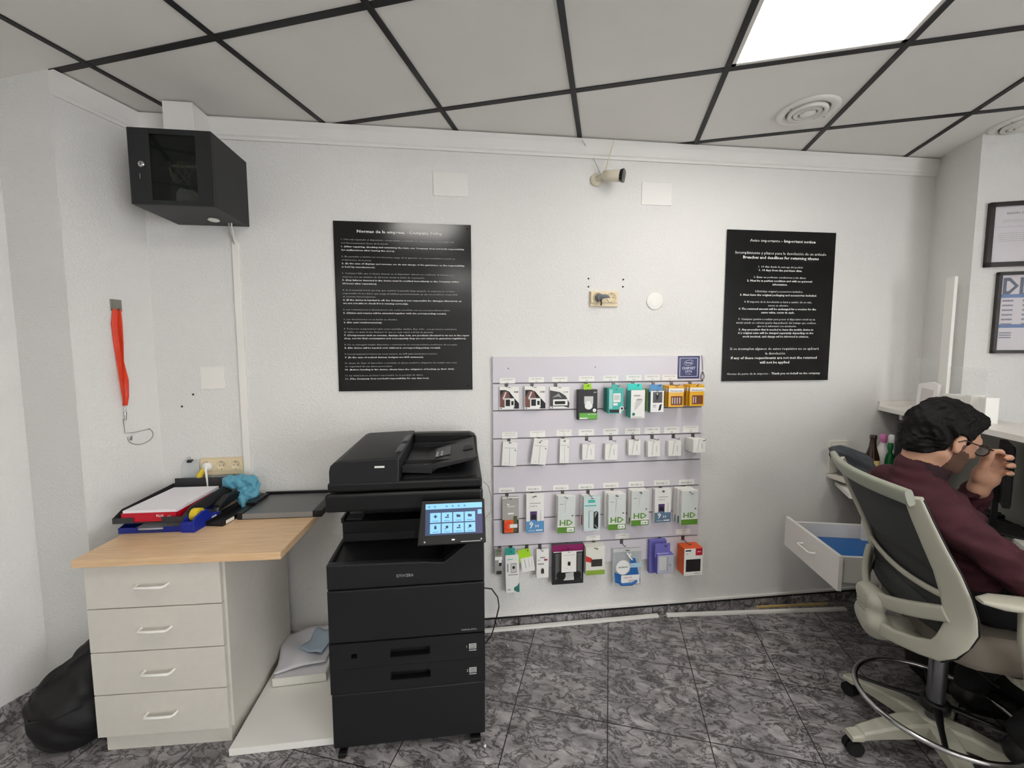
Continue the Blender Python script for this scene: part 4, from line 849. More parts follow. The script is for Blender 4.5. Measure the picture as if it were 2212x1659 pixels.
for px, py, l in ((1094.5, 1058.5, 'IPHONE 8/7/6'), (1153, 1055, 'IPHONE X'), (1211.5, 1053, 'IPHONE 11'), (1266, 1051, 'IPHONE 12'), (1319.5, 1048, 'IPHONE 13'), (1374, 1045.5, 'IPHONE 14'), (1429.5, 1042.5, 'IPHONE 15'), (1483, 1041, 'IPHONE 16')): price(px, py, 33, 9.5, [l])
for px, py in ((1281, 1162), (1344, 1158), (1475, 1148)): price(px, py, 30, 9, ['USB', '10€'])
def rrect(u0, u1, v0, v1): return [(u0, v0), (u1, v0), (u1, v1), (u0, v1)]
def disc(u, v, r, asp=1.0, n=20, sq=1.0): return [(u + r * math.cos(q), v + r * asp * sq * math.sin(q)) for q in np.linspace(0, 2 * math.pi, n, endpoint=False)]
def pack(name, label, cat, group, rect, d, body, prints, tab=None, rot=0.0, thick=None, bev=.001, hole=True):
    """rect: outline of the front face in the picture; d: how far it stands in front of the panel; prints: (kind, geometry, material)"""
    x0, y0, x1, y1 = rect; Yf = PY - d; a = hy(x0, y0, Yf); b = hy(x1, y1, Yf); c = (a + b) / 2; w2, h2 = (b[0] - a[0]) / 2, (a[2] - b[2]) / 2
    th_ = thick if thick else d - .004
    t_ = thing(name, label, cat, (c[0], Yf, c[2]), 0, group); t_.rotation_euler = (0, rot, 0)
    m_ = MB()
    if thick and thick < .012 or body is CLEAR: m_.box(-w2, w2, 0, th_, -h2, h2, body)
    else: m_.prism([(-w2, 0, -h2), (w2, 0, -h2), (w2, 0, h2), (-w2, 0, h2)], (0, th_, 0), body)
    m_.obj('carton', t_, bevel=bev)
    def uv(u, v, e=0): return (-w2 + 2 * w2 * u, -.0006 - e, h2 - 2 * h2 * v)
    m_ = MB(); e = 0
    for kd in prints:
        e += .00025
        if kd[0] == 'p': m_.prism([uv(u, v, e) for u, v in kd[1]], (0, .0006, 0), kd[2])
        elif kd[0] == 't':
            _, s_, u, v, wd, ht, mm = kd[:7]; q = uv(u, v, e); add_text(m_, s_, q, XR, ZU, width=2 * w2 * wd, height=2 * h2 * ht, material=mm, align='c', bold=.02)
    if hole: m_.prism([uv(.5 + .09 * math.cos(q), .045 + .012 * math.sin(q), e) for q in np.linspace(0, 2 * math.pi, 12, endpoint=False)], (0, .0006, 0), flat('hang_hole', (70, 64, 62)))
    if m_.v: m_.obj('print', t_)
    if tab:
        tx0, ty0, tx1, ty1, tm = tab; p = hy(tx0, ty0, Yf) - (c[0], Yf, c[2]); q = hy(tx1, ty1, Yf) - (c[0], Yf, c[2])
        m_ = MB(); m_.prism([(p[0], .002, q[2] - .002), (q[0], .002, q[2] - .002), (q[0] - .002, .002, p[2]), (p[0] + .002, .002, p[2])], (0, .004, 0), tm); m_.obj('hang_tab', t_, bevel=.001)
    return t_
TEAL = flat('teal_card', (70, 184, 172)); TEALD = flat('teal_dark', (48, 122, 112)); GRN = flat('print_green', (104, 176, 70)); GRN2 = flat('print_leaf', (92, 142, 44)); DKP = flat('print_black', (20, 20, 20)); WHT = flat('print_white', (240, 240, 238)); PGR = flat('print_grey', (150, 150, 148))
BRN = flat('print_brown', (120, 76, 70)); BLUP = flat('print_blue', (92, 150, 200)); STB = flat('print_steel_blue', (92, 122, 146)); YEL = mat('yellow_blister', (232, 176, 40), .25); VIO = flat('print_violet', (84, 60, 110)); ORG = flat('print_orange', (240, 100, 40)); REDP = flat('print_red', (200, 52, 40)); LIME = flat('lime_tab', (168, 220, 40)); PUR = flat('purple_card', (112, 108, 186)); MAG = flat('magenta_card', (138, 24, 92)); MID = flat('print_mid_blue', (30, 98, 170)); CYT = flat('cyan_tab', (60, 214, 200))
def sd(txt, c1): return [('p', [(.02, .15), (.3, .15), (.5, .22), (.75, .5), (1, .75), (1, .98), (.85, .98), (0.02, .90)], DKP), ('p', [(.02, .5), (.2, .2), (.45, .22), (.55, .5), (.3, .9), (.02, .88)], c1), ('p', [(.15, .52), (.3, .22), (.36, .24), (.22, .6)], CARDG), ('p', rrect(.26, .76, .52, .92), WHT), ('p', rrect(.31, .54, .57, .86), DKP), ('p', rrect(.60, .72, .64, .82), DKP), ('p', rrect(.0, .72, .92, 1), WHT), ('t', txt, .85, .27, .22, .07, DKP), ('p', disc(.08, .95, .03), DKP)]
G1 = 'blister cards on the top row'
pack('memory_card_pack', 'black and brown memory card blister, first on the left in the top row', 'memory card pack', G1, (1079, 835.5, 1121, 883.5), .010, CARD, sd('32GB', BRN), thick=.005)
pack('memory_card_pack', 'black and brown memory card blister, second in the top row', 'memory card pack', G1, (1133.5, 835, 1178, 883), .022, CARD, sd('64GB', BRN), thick=.018)
pack('usb_stick_pack', 'grey and black USB stick blister, third in the top row', 'USB stick pack', G1, (1188, 835.5, 1230, 882), .010, CARD, [('p', [(.0, .16), (.5, .25), (.8, .42), (1, .75), (.98, .98), (.7, .9), (0, .9)], flat('print_anthracite', (66, 66, 66))), ('p', [(.1, .5), (.45, .3), (.6, .5), (.4, .45)], PGR), ('p', rrect(.16, .90, .58, .86), WHT), ('p', rrect(.24, .78, .66, .80), DKP), ('p', rrect(.03, .7, .92, .99), WHT), ('p', disc(.12, .95, .025), DKP), ('t', '16GB', .8, .27, .25, .06, PGR)], thick=.005)
pack('charger_box', 'black charger box with a green foot band and green hang tab in the top row', 'charger box', 'boxed chargers on the top row', (1248.6, 842, 1290, 906), .032, BLACK, [('p', [(.08, .775), (1, .775), (1, .985), (.08, .985)], GRN), ('p', [(.32, .22), (.78, .22), (.78, .45), (.70, .60), (.55, .64), (.40, .60), (.32, .45)], CARDG), ('p', disc(.55, .55, .20, .55), WHT), ('p', rrect(.42, .64, .38, .52), WHT), ('p', disc(.85, .69, .09, .65), WHT), ('t', 'APOKIN', .72, .84, .42, .035, WHT), ('p', rrect(.09, .5, .93, .975), WHT), ('t', '20W', .87, .11, .16, .04, CARDG)], tab=(1261, 829, 1278, 842, LIME), hole=False)
G2_ = 'boxed chargers on the top row'
pack('charger_box', 'teal charger box right behind the teal one with the charger picture, top row', 'charger box', G2_, (1308, 838, 1338, 889), .035, TEALD, [], thick=.03, hole=False)
pack('charger_box', 'teal box with a white charger picture and white cable, right of the black charger box', 'charger box', G2_, (1315.5, 839, 1346, 893), .072, TEAL, [('p', rrect(.03, .25, .05, .80), flat('teal_pale', (150, 214, 208))), ('p', rrect(.30, .80, .20, .55), WHT), ('p', rrect(.36, .74, .26, .46), CARDG), ('p', rrect(.30, .6, .58, .68), WHT), ('p', rrect(.06, .78, .84, .96), DKP), ('p', disc(.90, .80, .14, .6), WHT), ('p', disc(.90, .80, .08, .6), DKP), ('p', rrect(.72, .86, .84, .99), WHT)], thick=.034, tab=(1322, 831, 1336, 840, TEAL))
pack('charger_box', 'tall white box with teal top and sides and a grey adapter picture, top row', 'charger box', G2_, (1363.5, 841, 1392, 903), .068, TEAL, [('p', rrect(0, 1, .03, 1), CARD), ('p', [(.38, .34), (.62, .30), (.86, .36), (.70, .50), (.42, .68), (.24, .74), (.30, .5)], CARDG), ('p', [(.42, .34), (.80, .34), (.76, .37), (.42, .38)], PGR), ('p', rrect(.2, .66, .20, .24), PGR), ('p', disc(.2, .86, .11, .5), TEALD), ('p', rrect(.06, .8, .95, .965), PGR)], tab=(1356, 829, 1387, 842, CYT), hole=False)
pack('charger_box', 'pale green box mostly hidden behind the blue and white one, top row', 'charger box', G2_, (1397, 840, 1424, 888), .040, flat('olive_green_card', (142, 164, 96)), [], thick=.03, hole=False)
pack('charger_box', 'white and blue car charger box with a dark photo, top row', 'charger box', G2_, (1405.5, 843, 1433, 891), .070, flat('slate_card', (92, 118, 132)), [('p', rrect(.02, 1, .03, .98), WHT), ('p', rrect(.18, .88, .08, .56), flat('print_slate', (84, 88, 88))), ('p', [(.40, .14), (.60, .14), (.62, .3), (.48, .48), (.40, .3)], DKP), ('p', disc(.5, .17, .05, .8), WHT), ('p', [(.70, .65), (.86, .62), (.78, .88), (.60, .92)], DKP), ('p', rrect(.18, .42, .66, .70), PGR), ('p', rrect(.18, .42, .74, .76), PGR)], thick=.028, tab=(1403, 831, 1432, 846, BLUP))
def batt(): return [('p', rrect(0, 1, 0, .12), YEL), ('p', rrect(0, 1, .12, .30), WHT), ('t', 'Panasonic', .52, .26, .82, .055, DKP), ('p', rrect(.16, .92, .48, .90), flat('amber_dark', (120, 64, 20))), ('p', rrect(.22, .28, .55, .84), CARDG), ('p', rrect(.38, .44, .55, .84), CARDG), ('p', rrect(.54, .60, .55, .84), CARDG), ('p', rrect(.70, .76, .55, .84), CARDG)]
for i, (x0, dd) in enumerate(((1434, .026), (1439, .05), (1445, .074))):
    pack('battery_pack', ['yellow battery blister at the back of the left battery hook, top row', 'yellow battery blister in the middle of the left battery hook, top row', 'yellow battery blister at the front of the left battery hook, top row'][i], 'battery pack', 'yellow battery blisters', (x0, 832 + i, 1470 + 3 * i, 877 + i), dd, YEL, batt() if i == 2 else [('p', rrect(0, 1, .12, .30), WHT), ('t', 'Panasonic', .52, .26, .82, .055, DKP)], thick=.012)
for i, (x0, dd) in enumerate(((1479, .026), (1484, .05), (1491, .074))):
    pack('battery_pack', ['yellow battery blister at the back of the right battery hook, top row', 'yellow battery blister in the middle of the right battery hook, top row', 'yellow battery blister at the front of the right battery hook, top row'][i], 'battery pack', 'yellow battery blisters', (x0, 830 + i, 1514 + 3 * i, 875 + i), dd, YEL, batt()[:-2] if i == 2 else [('p', rrect(0, 1, .12, .30), WHT), ('t', 'Panasonic', .52, .26, .82, .055, DKP)], thick=.012)
HN = [('memory card blister, first', 1094, 0, .03), ('memory card blister, second', 1149, 0, .03), ('USB stick blister', 1200, 0, .03), ('black charger box', 1266, 0, .05), ('teal charger boxes', 1325, 0, .09), ('tall white box with teal top', 1367, 0, .08), ('white and blue car charger box', 1411, 0, .09), ('left yellow battery blisters', 1450, 0, .09), ('right yellow battery blisters', 1490, 0, .09)]
# second row: small white cable boxes
G3 = 'small white cable boxes on the second row'
wb = [('p', rrect(.1, .9, .24, .27), CARDG), ('p', [(.46, .25), (.50, .25), (.56, .95), (.50, .95)], CARDG), ('p', disc(.86, .34, .05, .7), PGR), ('p', rrect(.2, .35, .88, .90), CARDG)]
wc = [('p', [(.42, .05), (.48, .05), (.36, .9), (.30, .9)], CARDG), ('p', [(.66, .3), (.72, .3), (.74, .7), (.68, .7)], CARDG)]
r2 = [((1084.7, 955, 1117, 1006), .016, wb, rd(4), 'wide white cable box hanging tilted, first on the left in the second row'), ((1150, 950, 1182, 1003), .030, wb, rd(8), 'wide white cable box hanging at a slant, second in the second row'), ((1209.4, 949, 1229.5, 1000), .020, wb, rd(1), 'narrow tall white cable box, third in the second row'),
      ((1258, 959.5, 1284.7, 993), .026, wc, 0, 'small square white box, fourth in the second row'), ((1307.5, 959.6, 1334, 993), .030, wc, rd(1), 'small square white box, fifth in the second row'), ((1358, 951, 1383, 983), .028, wc, 0, 'small square white box, sixth in the second row'),
      ((1400, 953.6, 1425.8, 986), .034, wc, rd(-1), 'small square white box, seventh in the second row'), ((1444.6, 953.6, 1471, 984.5), .030, wc, 0, 'small square white box, eighth in the second row')]
for r_, d_, pr_2, ro, l in r2: pack('cable_box', l, 'cable box', G3, r_, d_, CARD, pr_2, rot=ro)
for i in range(4):
    pack('cable_box', ['small white box at the wall end of the last hook in the second row', 'small white box second from the wall on the last hook in the second row', 'small white box third from the wall on the last hook in the second row', 'small white box at the very front of the last hook in the second row'][i], 'cable box', G3, (1485 + 4.4 * i, 946 + 1.1 * i, 1509 + 5 * i, 972 + 1.7 * i), .026 + .026 * i, CARD, wc if i == 3 else [], thick=.021)
for i, px in enumerate((1099, 1163, 1216, 1267, 1319, 1367, 1408, 1454, 1496)):
    hook(px, 2, 'wire hook of the second row holding ' + ['the first wide white cable box', 'the slanted wide white cable box', 'the narrow tall white cable box', 'the fourth white box', 'the fifth white box', 'the sixth white box', 'the seventh white box', 'the eighth white box', 'the four white boxes at the right end'][i], [.05, .06, .05, .075, .08, .075, .08, .07, .13][i])
for n_, px, sl, ln in HN: hook(px, sl, 'wire hook of the top row holding the ' + n_, ln)
# third row: screen protectors
G4 = 'boxed screen protectors on the third row'
def hd(lab): return [('p', rrect(.02, .98, .0, .80), flat('hd_white', (214, 220, 216))), ('p', [(.28, .10), (.72, .10), (.72, .12), (.28, .12)], CARDG), ('t', 'HD', .50, .795, .76, .155, GRN2), ('p', rrect(0, 1, .84, 1), GRN2), ('p', disc(.85, .53, .05, .45), flat('dot_olive', (100, 104, 84))), ('p', rrect(.55, .95, .86, .97), WHT), ('t', lab, .75, .945, .26, .045, GRN2), ('p', rrect(.08, .32, .20, .215), PGR), ('p', [(.45, .12), (.50, .12), (.42, .45), (.38, .45)], CARDG)]
def nh(c): return [('t', 'cube', .40, .32, .46, .035, PGR), ('p', rrect(.20, .80, .22, .235), PGR), ('p', [(.22, .44), (.60, .44), (.60, .72), (.22, .72)], VIO), ('p', disc(.42, .60, .14, .6), DKP), ('p', rrect(.80, .84, .40, .70), CARDG), ('p', [(.0, .70), (.2, .70), (.3, .66), (.48, .66), (.56, .70), (1, .70), (1, 1), (0, 1)], c), ('t', '9', .28, .875, .24, .17, WHT), ('t', 'H', .60, .86, .18, .07, WHT), ('p', rrect(.55, .92, .925, .955), WHT), ('p', rrect(.12, .5, .94, .955), CARDG)]
pack('screen_protector_box', 'grey box with an orange circle at its foot, first in the third row', 'screen protector box', G4, (1085, 1074.7, 1120.4, 1151.5), .020, flat('grey_box', (172, 168, 162)), [('p', rrect(0, 1, 0, .03), WHT), ('p', rrect(.30, .42, .18, .22), WHT), ('p', rrect(.30, .78, .24, .27), CARDG), ('p', rrect(.34, .7, .43, .47), WHT), ('p', rrect(0, 1, .62, .99), flat('print_darkgrey', (52, 46, 46))), ('p', rrect(.12, .68, .62, .97), ORG), ('p', disc(.36, .80, .26, .50), flat('print_vermilion', (236, 68, 36))), ('p', disc(.40, .80, .15, .50), ORG), ('p', rrect(.68, .90, .52, .96), flat('print_moss', (84, 96, 56))), ('p', rrect(.45, .92, .74, .84), WHT)])
pack('screen_protector_box', 'white box with blue 9H foot band, second in the third row', 'screen protector box', G4, (1136.8, 1069, 1175, 1149), .030, CARD, nh(BLUP))
pack('screen_protector_box', 'red-sided box just behind the first green HD box in the third row', 'screen protector box', G4, (1202, 1070, 1234, 1140), .024, CARD, [('p', rrect(0, 1, .55, .92), REDP)], hole=False)
pack('screen_protector_box', 'first box with a green HD mark, third hook of the third row', 'screen protector box', G4, (1205, 1073, 1241.8, 1150), .052, CARD, hd('XR'), thick=.026, rot=rd(1))
pack('screen_protector_box', 'red-sided box just behind the pale teal box in the third row', 'screen protector box', G4, (1256, 1070, 1288, 1138), .026, CARD, [('p', rrect(0, 1, .60, .92), REDP)], hole=False)
pack('screen_protector_box', 'pale teal box with a black phone picture in the third row', 'screen protector box', G4, (1261.4, 1074, 1296, 1146), .058, flat('pale_teal_card', (206, 222, 220)), [('p', rrect(.25, .68, .09, .17), TEAL), ('p', rrect(.05, .75, .24, .27), TEAL), ('p', rrect(.30, .34, .40, .90), PGR), ('p', rrect(.34, .55, .40, .41), PGR), ('p', [(.60, .44), (.80, .42), (.88, .46), (.88, .90), (.82, .94), (.60, .92)], DKP), ('p', [(.66, .46), (.84, .44), (.66, .62)], PGR), ('p', [(.68, .8), (.84, .9), (.82, .93), (.66, .84)], PGR)], thick=.030)
pack('screen_protector_box', 'white box hidden behind the second green HD box in the third row', 'screen protector box', G4, (1307, 1063, 1342, 1136), .026, CARD, [], hole=False)
pack('screen_protector_box', 'second box with a green HD mark, fifth hook of the third row', 'screen protector box', G4, (1315, 1069, 1351, 1143), .058, CARD, hd('13'), thick=.028)
pack('screen_protector_box', 'white box hidden behind the third green HD box in the third row', 'screen protector box', G4, (1359, 1057, 1393, 1128), .026, CARD, [('p', rrect(0, 1, .84, 1), GRN2)], hole=False)
pack('screen_protector_box', 'third box with a green HD mark, sixth hook of the third row', 'screen protector box', G4, (1365, 1061, 1400.5, 1134), .050, CARD, hd('14'), thick=.020)
pack('screen_protector_box', 'white box with grey-blue 9H foot band, seventh hook of the third row', 'screen protector box', G4, (1415.4, 1058, 1448.3, 1127), .030, CARD, nh(STB))
for i in range(2): pack('screen_protector_box', ['white and green box nearest the wall, last hook, third row', 'white and green box second from the wall, last hook, third row'][i], 'screen protector box', G4, (1459 + 6 * i, 1054 + 2.5 * i, 1492 + 5 * i, 1124 + 3 * i), .026 + .028 * i, CARD, [('p', rrect(0, 1, .80, 1), flat('teal_foot', (60, 112, 116)))], thick=.022, hole=False)
pack('screen_protector_box', 'fourth box with a green HD mark, at the right end of the third row', 'screen protector box', G4, (1473.4, 1061, 1506, 1132), .084, CARD, hd('16')[:-4], thick=.026)
for i, px in enumerate((1095, 1149, 1215, 1270, 1322, 1376, 1426, 1476)):
    hook(px, 4, 'wire hook of the third row holding ' + ['the grey box with the orange circle', 'the bright blue 9H box', 'the first green HD box', 'the pale teal box', 'the second green HD box', 'the third green HD box', 'the grey-blue 9H box', 'the last green HD box'][i], [.035, .045, .065, .075, .075, .065, .05, .105][i])
# bottom row
pack('small_adapter_pack', 'small clear adapter blister at the left end of the bottom row', 'adapter pack', None, (1069, 1187, 1085, 1244), .020, mat('clear_blister', (190, 190, 186), .2, alpha=.5), [('p', rrect(.2, .9, .0, .22), flat('print_khaki', (120, 120, 100))), ('p', rrect(.0, 1, .28, .40), WHT), ('p', rrect(.5, .9, .38, .55), WHT), ('p', rrect(.55, .9, .50, .62), DKP), ('p', rrect(.2, .9, .80, .93), flat('print_soot', (50, 50, 46)))], thick=.012)
pack('cable_pack', 'long white cable box with a teal hang tab in the bottom row', 'cable pack', None, (1092, 1200, 1121.5, 1279), .030, CARD, [('p', rrect(.38, .82, .22, .47), PGR), ('p', rrect(.42, .78, .24, .45), CARDG), ('p', disc(.6, .33, .10, .4), DKP), ('p', rrect(.12, .22, .22, .44), PGR), ('p', rrect(.18, .9, .51, .53), PGR), ('p', [(1, .74), (1, 1), (.78, .98), (.58, .93), (.62, .86), (.85, .82)], TEALD), ('p', rrect(.12, .35, .90, .925), PGR), ('p', rrect(.15, .55, .1, .115), TEAL)], rot=rd(-1), tab=(1092, 1185, 1114, 1203, flat('teal_tab', (40, 160, 144))), hole=False)
pack('cable_pack', 'white card pack with a lime green hang tab, tilted, in the bottom row', 'cable pack', None, (1126, 1205, 1154, 1234), .032, CARD, [('p', rrect(.30, .34, .1, .7), PGR), ('p', rrect(.6, .64, .1, .7), CARDG), ('p', rrect(.82, .86, .1, .7), CARDG)], rot=rd(-9), tab=(1123, 1187, 1150, 1211, LIME), hole=False, thick=.010)
pack('cable_pack', 'white card pack with a small dark plug picture, right of the lime green tab', 'cable pack', None, (1159, 1188, 1185, 1247.5), .030, CARD, [('p', rrect(.3, .7, .26, .30), PGR), ('p', rrect(.1, .3, .34, .40), CARDG), ('p', rrect(.62, .9, .33, .39), flat('print_rust', (150, 70, 60))), ('p', rrect(.1, .6, .48, .52), PGR), ('p', [(.38, .70), (.5, .64), (.62, .70), (.62, .84), (.38, .84)], flat('print_soot', (50, 50, 46)))], thick=.010)
pack('phone_case_pack', 'large dark bag with a magenta top in the middle left of the bottom row', 'phone case pack', None, (1193, 1178, 1260, 1259), .026, mat('dark_film', (40, 40, 42), .18), [('p', rrect(.0, 1, .0, .17), MAG), ('p', rrect(.04, .97, .17, .19), WHT), ('p', rrect(.10, .28, .22, .86), flat('print_slate2', (92, 92, 90))), ('p', rrect(.80, .95, .22, .86), flat('print_slate2', (92, 92, 90))), ('p', [(.42, .72), (.68, .70), (.70, .90), (.36, .90)], CARDG), ('p', disc(.28, .78, .15, .85), DKP), ('p', disc(.80, .78, .12, .85), DKP)], hole=False)
pack('micro_adapter_card', 'white card with a tiny black adapter hanging in front of the magenta-topped bag', 'adapter card', None, (1213, 1192, 1245, 1235), .050, CARD, [('p', rrect(.1, .9, .16, .19), CARDG), ('p', [(.42, .52), (.5, .48), (.6, .52), (.6, .68), (.42, .68)], DKP), ('p', rrect(.3, .4, .8, .83), CARDG)], thick=.004)
pack('wireless_charger_box', 'white box with a green foot and dark screen picture in the bottom row', 'charger box', None, (1266, 1183, 1306, 1240), .060, flat('white_green_box', (226, 226, 214)), [('p', [(.0, .30), (.32, .40), (.30, .56), (.0, .50)], REDP), ('p', rrect(.28, .86, .44, .70), flat('print_soot', (50, 50, 46))), ('p', rrect(.02, 1, .83, 1), flat('leaf_foot', (142, 172, 60)))])
bg = pack('cable_bag', 'clear bag with blue cable and round white disc in the bottom row', 'cable bag', None, (1324, 1187, 1384, 1262), .020, mat('clear_bag', (206, 212, 214), .15, alpha=.45), [('p', rrect(.0, 1, .0, .08), CARDG), ('p', [(.60, .28), (.78, .26), (.98, .90), (.86, .97), (.30, .96), (.10, .90), (.06, .62), (.40, .74), (.62, .62)], MID), ('p', disc(.36, .50, .25, .80, 28), CARDG), ('p', disc(.36, .50, .235, .80, 28), WHT), ('t', 'AISENS', .36, .515, .34, .035, DKP), ('p', rrect(.60, 1.0, .40, .52), flat('print_sky', (170, 204, 224))), ('p', rrect(.30, .94, .72, .96), WHT), ('t', 'CABLE USB', .52, .80, .3, .03, REDP), ('p', rrect(.56, .88, .86, .875), PGR), ('p', rrect(.56, .80, .90, .915), PGR)], thick=.012)
m_ = MB(); m_.tube([(-.055, .006, -.075), (-.03, -.004, -.10), (.03, -.006, -.10), (.06, .0, -.085)], .008, MID, n=10); m_.obj('cable_coil', bg)
m_ = MB(); m_.tube([(-.005, -.004, .085), (.010, -.018, .065), (.022, -.020, .05)], .004, WHT, n=8); m_.tube([(.02, -.004, .08), (.005, -.018, .06)], .003, WHT, n=8); m_.obj('white_clip', bg)
pack('phone_holder_box', 'plain purple box at the back of the purple pair', 'phone holder box', 'purple boxes in the bottom row', (1404, 1168, 1438, 1236), .030, PUR, [], hole=False)
pb = pack('phone_holder_box', 'purple box with pale picture at the front of the purple pair', 'phone holder box', 'purple boxes in the bottom row', (1420, 1199, 1454, 1238), .075, PUR, [('p', rrect(.04, 1, .04, .98), flat('pale_lilac', (182, 184, 200))), ('p', rrect(.14, .56, .12, .80), CARDG), ('p', rrect(.60, .66, .12, .9), PGR), ('p', disc(.80, .55, .08, .9), PGR)], thick=.045, hole=False)
a = hy(1415, 1175, PY - .06) - np.array(pb.location); b = hy(1446, 1201, PY - .06) - np.array(pb.location)
m_ = MB(); m_.box(a[0], b[0], .010, .018, b[2], a[2], PUR); add_text(m_, 'XGO+YON', ((a[0] + b[0]) / 2, .0095, b[2] + .016), XR, ZU, width=(b[0] - a[0]) * .75, height=.008, material=WHT, align='c', bold=.02); m_.obj('back_card', pb)
hb = pack('powerbank_box', 'white and orange box with black arched header, bottom row right end', 'power bank box', None, (1478.5, 1186, 1517, 1241), .080, ORG, [('p', rrect(.0, 1, .0, 1), CARD), ('p', rrect(.10, .88, .40, .86), flat('print_soot2', (30, 28, 26))), ('p', rrect(.06, .36, .05, .10), DKP), ('p', rrect(.60, .96, .0, .26), flat('print_crimson', (190, 20, 44))), ('t', 'sbs', .78, .14, .2, .05, WHT), ('p', rrect(.10, .2, .16, .22), CARDG), ('p', rrect(.55, .85, .91, .93), PGR)], hole=False, bev=.002)
m_ = MB(); m_.prism([(.034 * 1.15 * math.cos(q), -.0006, .052 + .026 * math.sin(q)) for q in np.linspace(0, math.pi, 16)], (0, .002, 0), DKP); m_.obj('header', hb)
m_ = MB(); m_.tube([(-.025, .03, .055), (-.012, .02, .085), (.008, .015, .075), (.012, .01, .06)], .005, flat('coral', (240, 100, 70)), n=8); m_.obj('coral_band', hb)
for i, px in enumerate((1079, 1103, 1138, 1166, 1225, 1282, 1342, 1424, 1474)):
    hook(px, 6, 'wire hook of the bottom row holding ' + ['the small clear adapter blister', 'the long white cable box with teal tab', 'the pack with the lime green tab', 'the pack with the small plug picture', 'the magenta-topped bag', 'the white box with green foot', 'the clear bag with blue cable', 'the purple boxes', 'the white and orange box'][i], [.03, .045, .04, .04, .065, .075, .06, .09, .09][i])
# ================================================================== reception counter on the right (runs along the grid direction)
def gbox(mb, a0, a1, b0, b1, z0, z1, m):
    q = [AB(a0, b0, z0), AB(a0, b1, z0), AB(a1, b1, z0), AB(a1, b0, z0)]; mb.prism(q, (0, 0, z1 - z0), m)
def a_wall(b): return (WALL + b * math.sin(GA)) / math.cos(GA)      # A coordinate of the long wall at B
CTR = mat('counter_white', (228, 224, 218), .4); CTG = mat('counter_grey', (136, 134, 128), .5)
A0 = 1.10
def gpoly(pts, z0, z1, m):
    mb = MB(); mb.prism([AB(a, b, z0) for a, b in pts], (0, 0, z1 - z0), m); return mb
t = thing('reception_counter', 'white reception counter with a raised shelf along the right side', 'counter', AB(A0, 1.6, 0))
off = np.array(AB(A0, 1.6, 0))
def cobj(mb, name, par, bev=0.0): mb.v = [tuple(np.array(v) - off) for v in mb.v]; return mb.obj(name, par, bevel=bev)
w1, w2_ = a_wall(1.585) - .003, a_wall(1.840) - .003
cobj(gpoly([(A0, 1.585), (w1, 1.585), (w2_, 1.840), (A0, 1.840)], 1.186, 1.212, CTR), 'upper_shelf', t, .001)

mb = MB(); gbox(mb, A0, a_wall(1.80) - .03, 1.80, 1.838, 0.0, 1.186, CTG); cobj(mb, 'back_panel', t)
for a in (2.80, 1.2):
    mb = MB(); gbox(mb, a, a + .022, 1.62, 1.80, .76, 1.186, CTR); cobj(mb, 'shelf_support', t)
mb = MB(); mb.prism([AB(w1 - .0, 1.585, 1.212), AB(w2_, 1.838, 1.212), AB(w2_ - .014, 1.838, 1.212), AB(w1 - .014, 1.585, 1.212)], (0, 0, .028), CTR); cobj(mb, 'wall_ledge', t, .001)
# glass screen with a white post
t = thing('glass_screen', 'clear glass screen with a white upright post on the counter shelf', 'glass screen', AB(2.70, 1.79, 1.213))
o3 = np.array(AB(2.70, 1.79, 1.213))
mb = MB(); q = [hp(x, y, BD * 1.79, BD) for x, y in ((2051, 600), (2070, 603))]
aa = [float(v @ AD) for v in q]; 
mb = MB(); gbox(mb, aa[1], aa[0], 1.775, 1.790, 1.213, q[0][2], PLAST); mb.v = [tuple(np.array(v) - o3) for v in mb.v]; mb.obj('post', t, bevel=.001)
GLS = mat('screen_glass', (232, 240, 238), .04, alpha=.10, spec=.5)
a_n = float(hp(2134, 857, BD * 1.79, BD) @ AD)
mb = MB(); gbox(mb, a_n, aa[1] - .002, 1.781, 1.786, 1.213, 1.46, GLS); mb.v = [tuple(np.array(v) - o3) for v in mb.v]; mb.obj('pane', t)
mb = MB(); gbox(mb, aa[0] + .002, a_wall(1.79) - .02, 1.781, 1.786, 1.213, 1.50, GLS); mb.v = [tuple(np.array(v) - o3) for v in mb.v]; mb.obj('pane', t)
# things on the shelf
def onshelf(px, py, z=1.213): return hz(px, py, z)
p = hp(1998, 872, BD * 1.68, BD); p[2] = 1.2125; t = thing('leaflet_holder', 'leaflet holder with a red foot at the wall end of the counter shelf', 'leaflet holder', tuple(p), -GA + rd(-70))
mb = MB(); mb.box(-.05, .05, 0, .03, 0, .028, flat('red_foot', (196, 60, 62))); mb.obj('foot', t, bevel=.001)
mb = MB(); mb.prism([(-.048, .002, .028), (.048, .002, .028), (.052, .006, .15), (.02, .006, .165), (-.045, .006, .15)], (0, .02, 0), flat('leaflet_white', (226, 222, 220))); mb.prism([(-.03, .001, .05), (.03, .001, .05), (.035, .004, .12), (-.025, .004, .13)], (0, .002, 0), flat('leaflet_grey', (196, 190, 188))); mb.obj('leaflets', t)
mb = MB(); add_text(mb, 'fundas', (-.035, -.0006, .010), XR, ZU, height=.009, material=WHT); mb.obj('lettering', t)
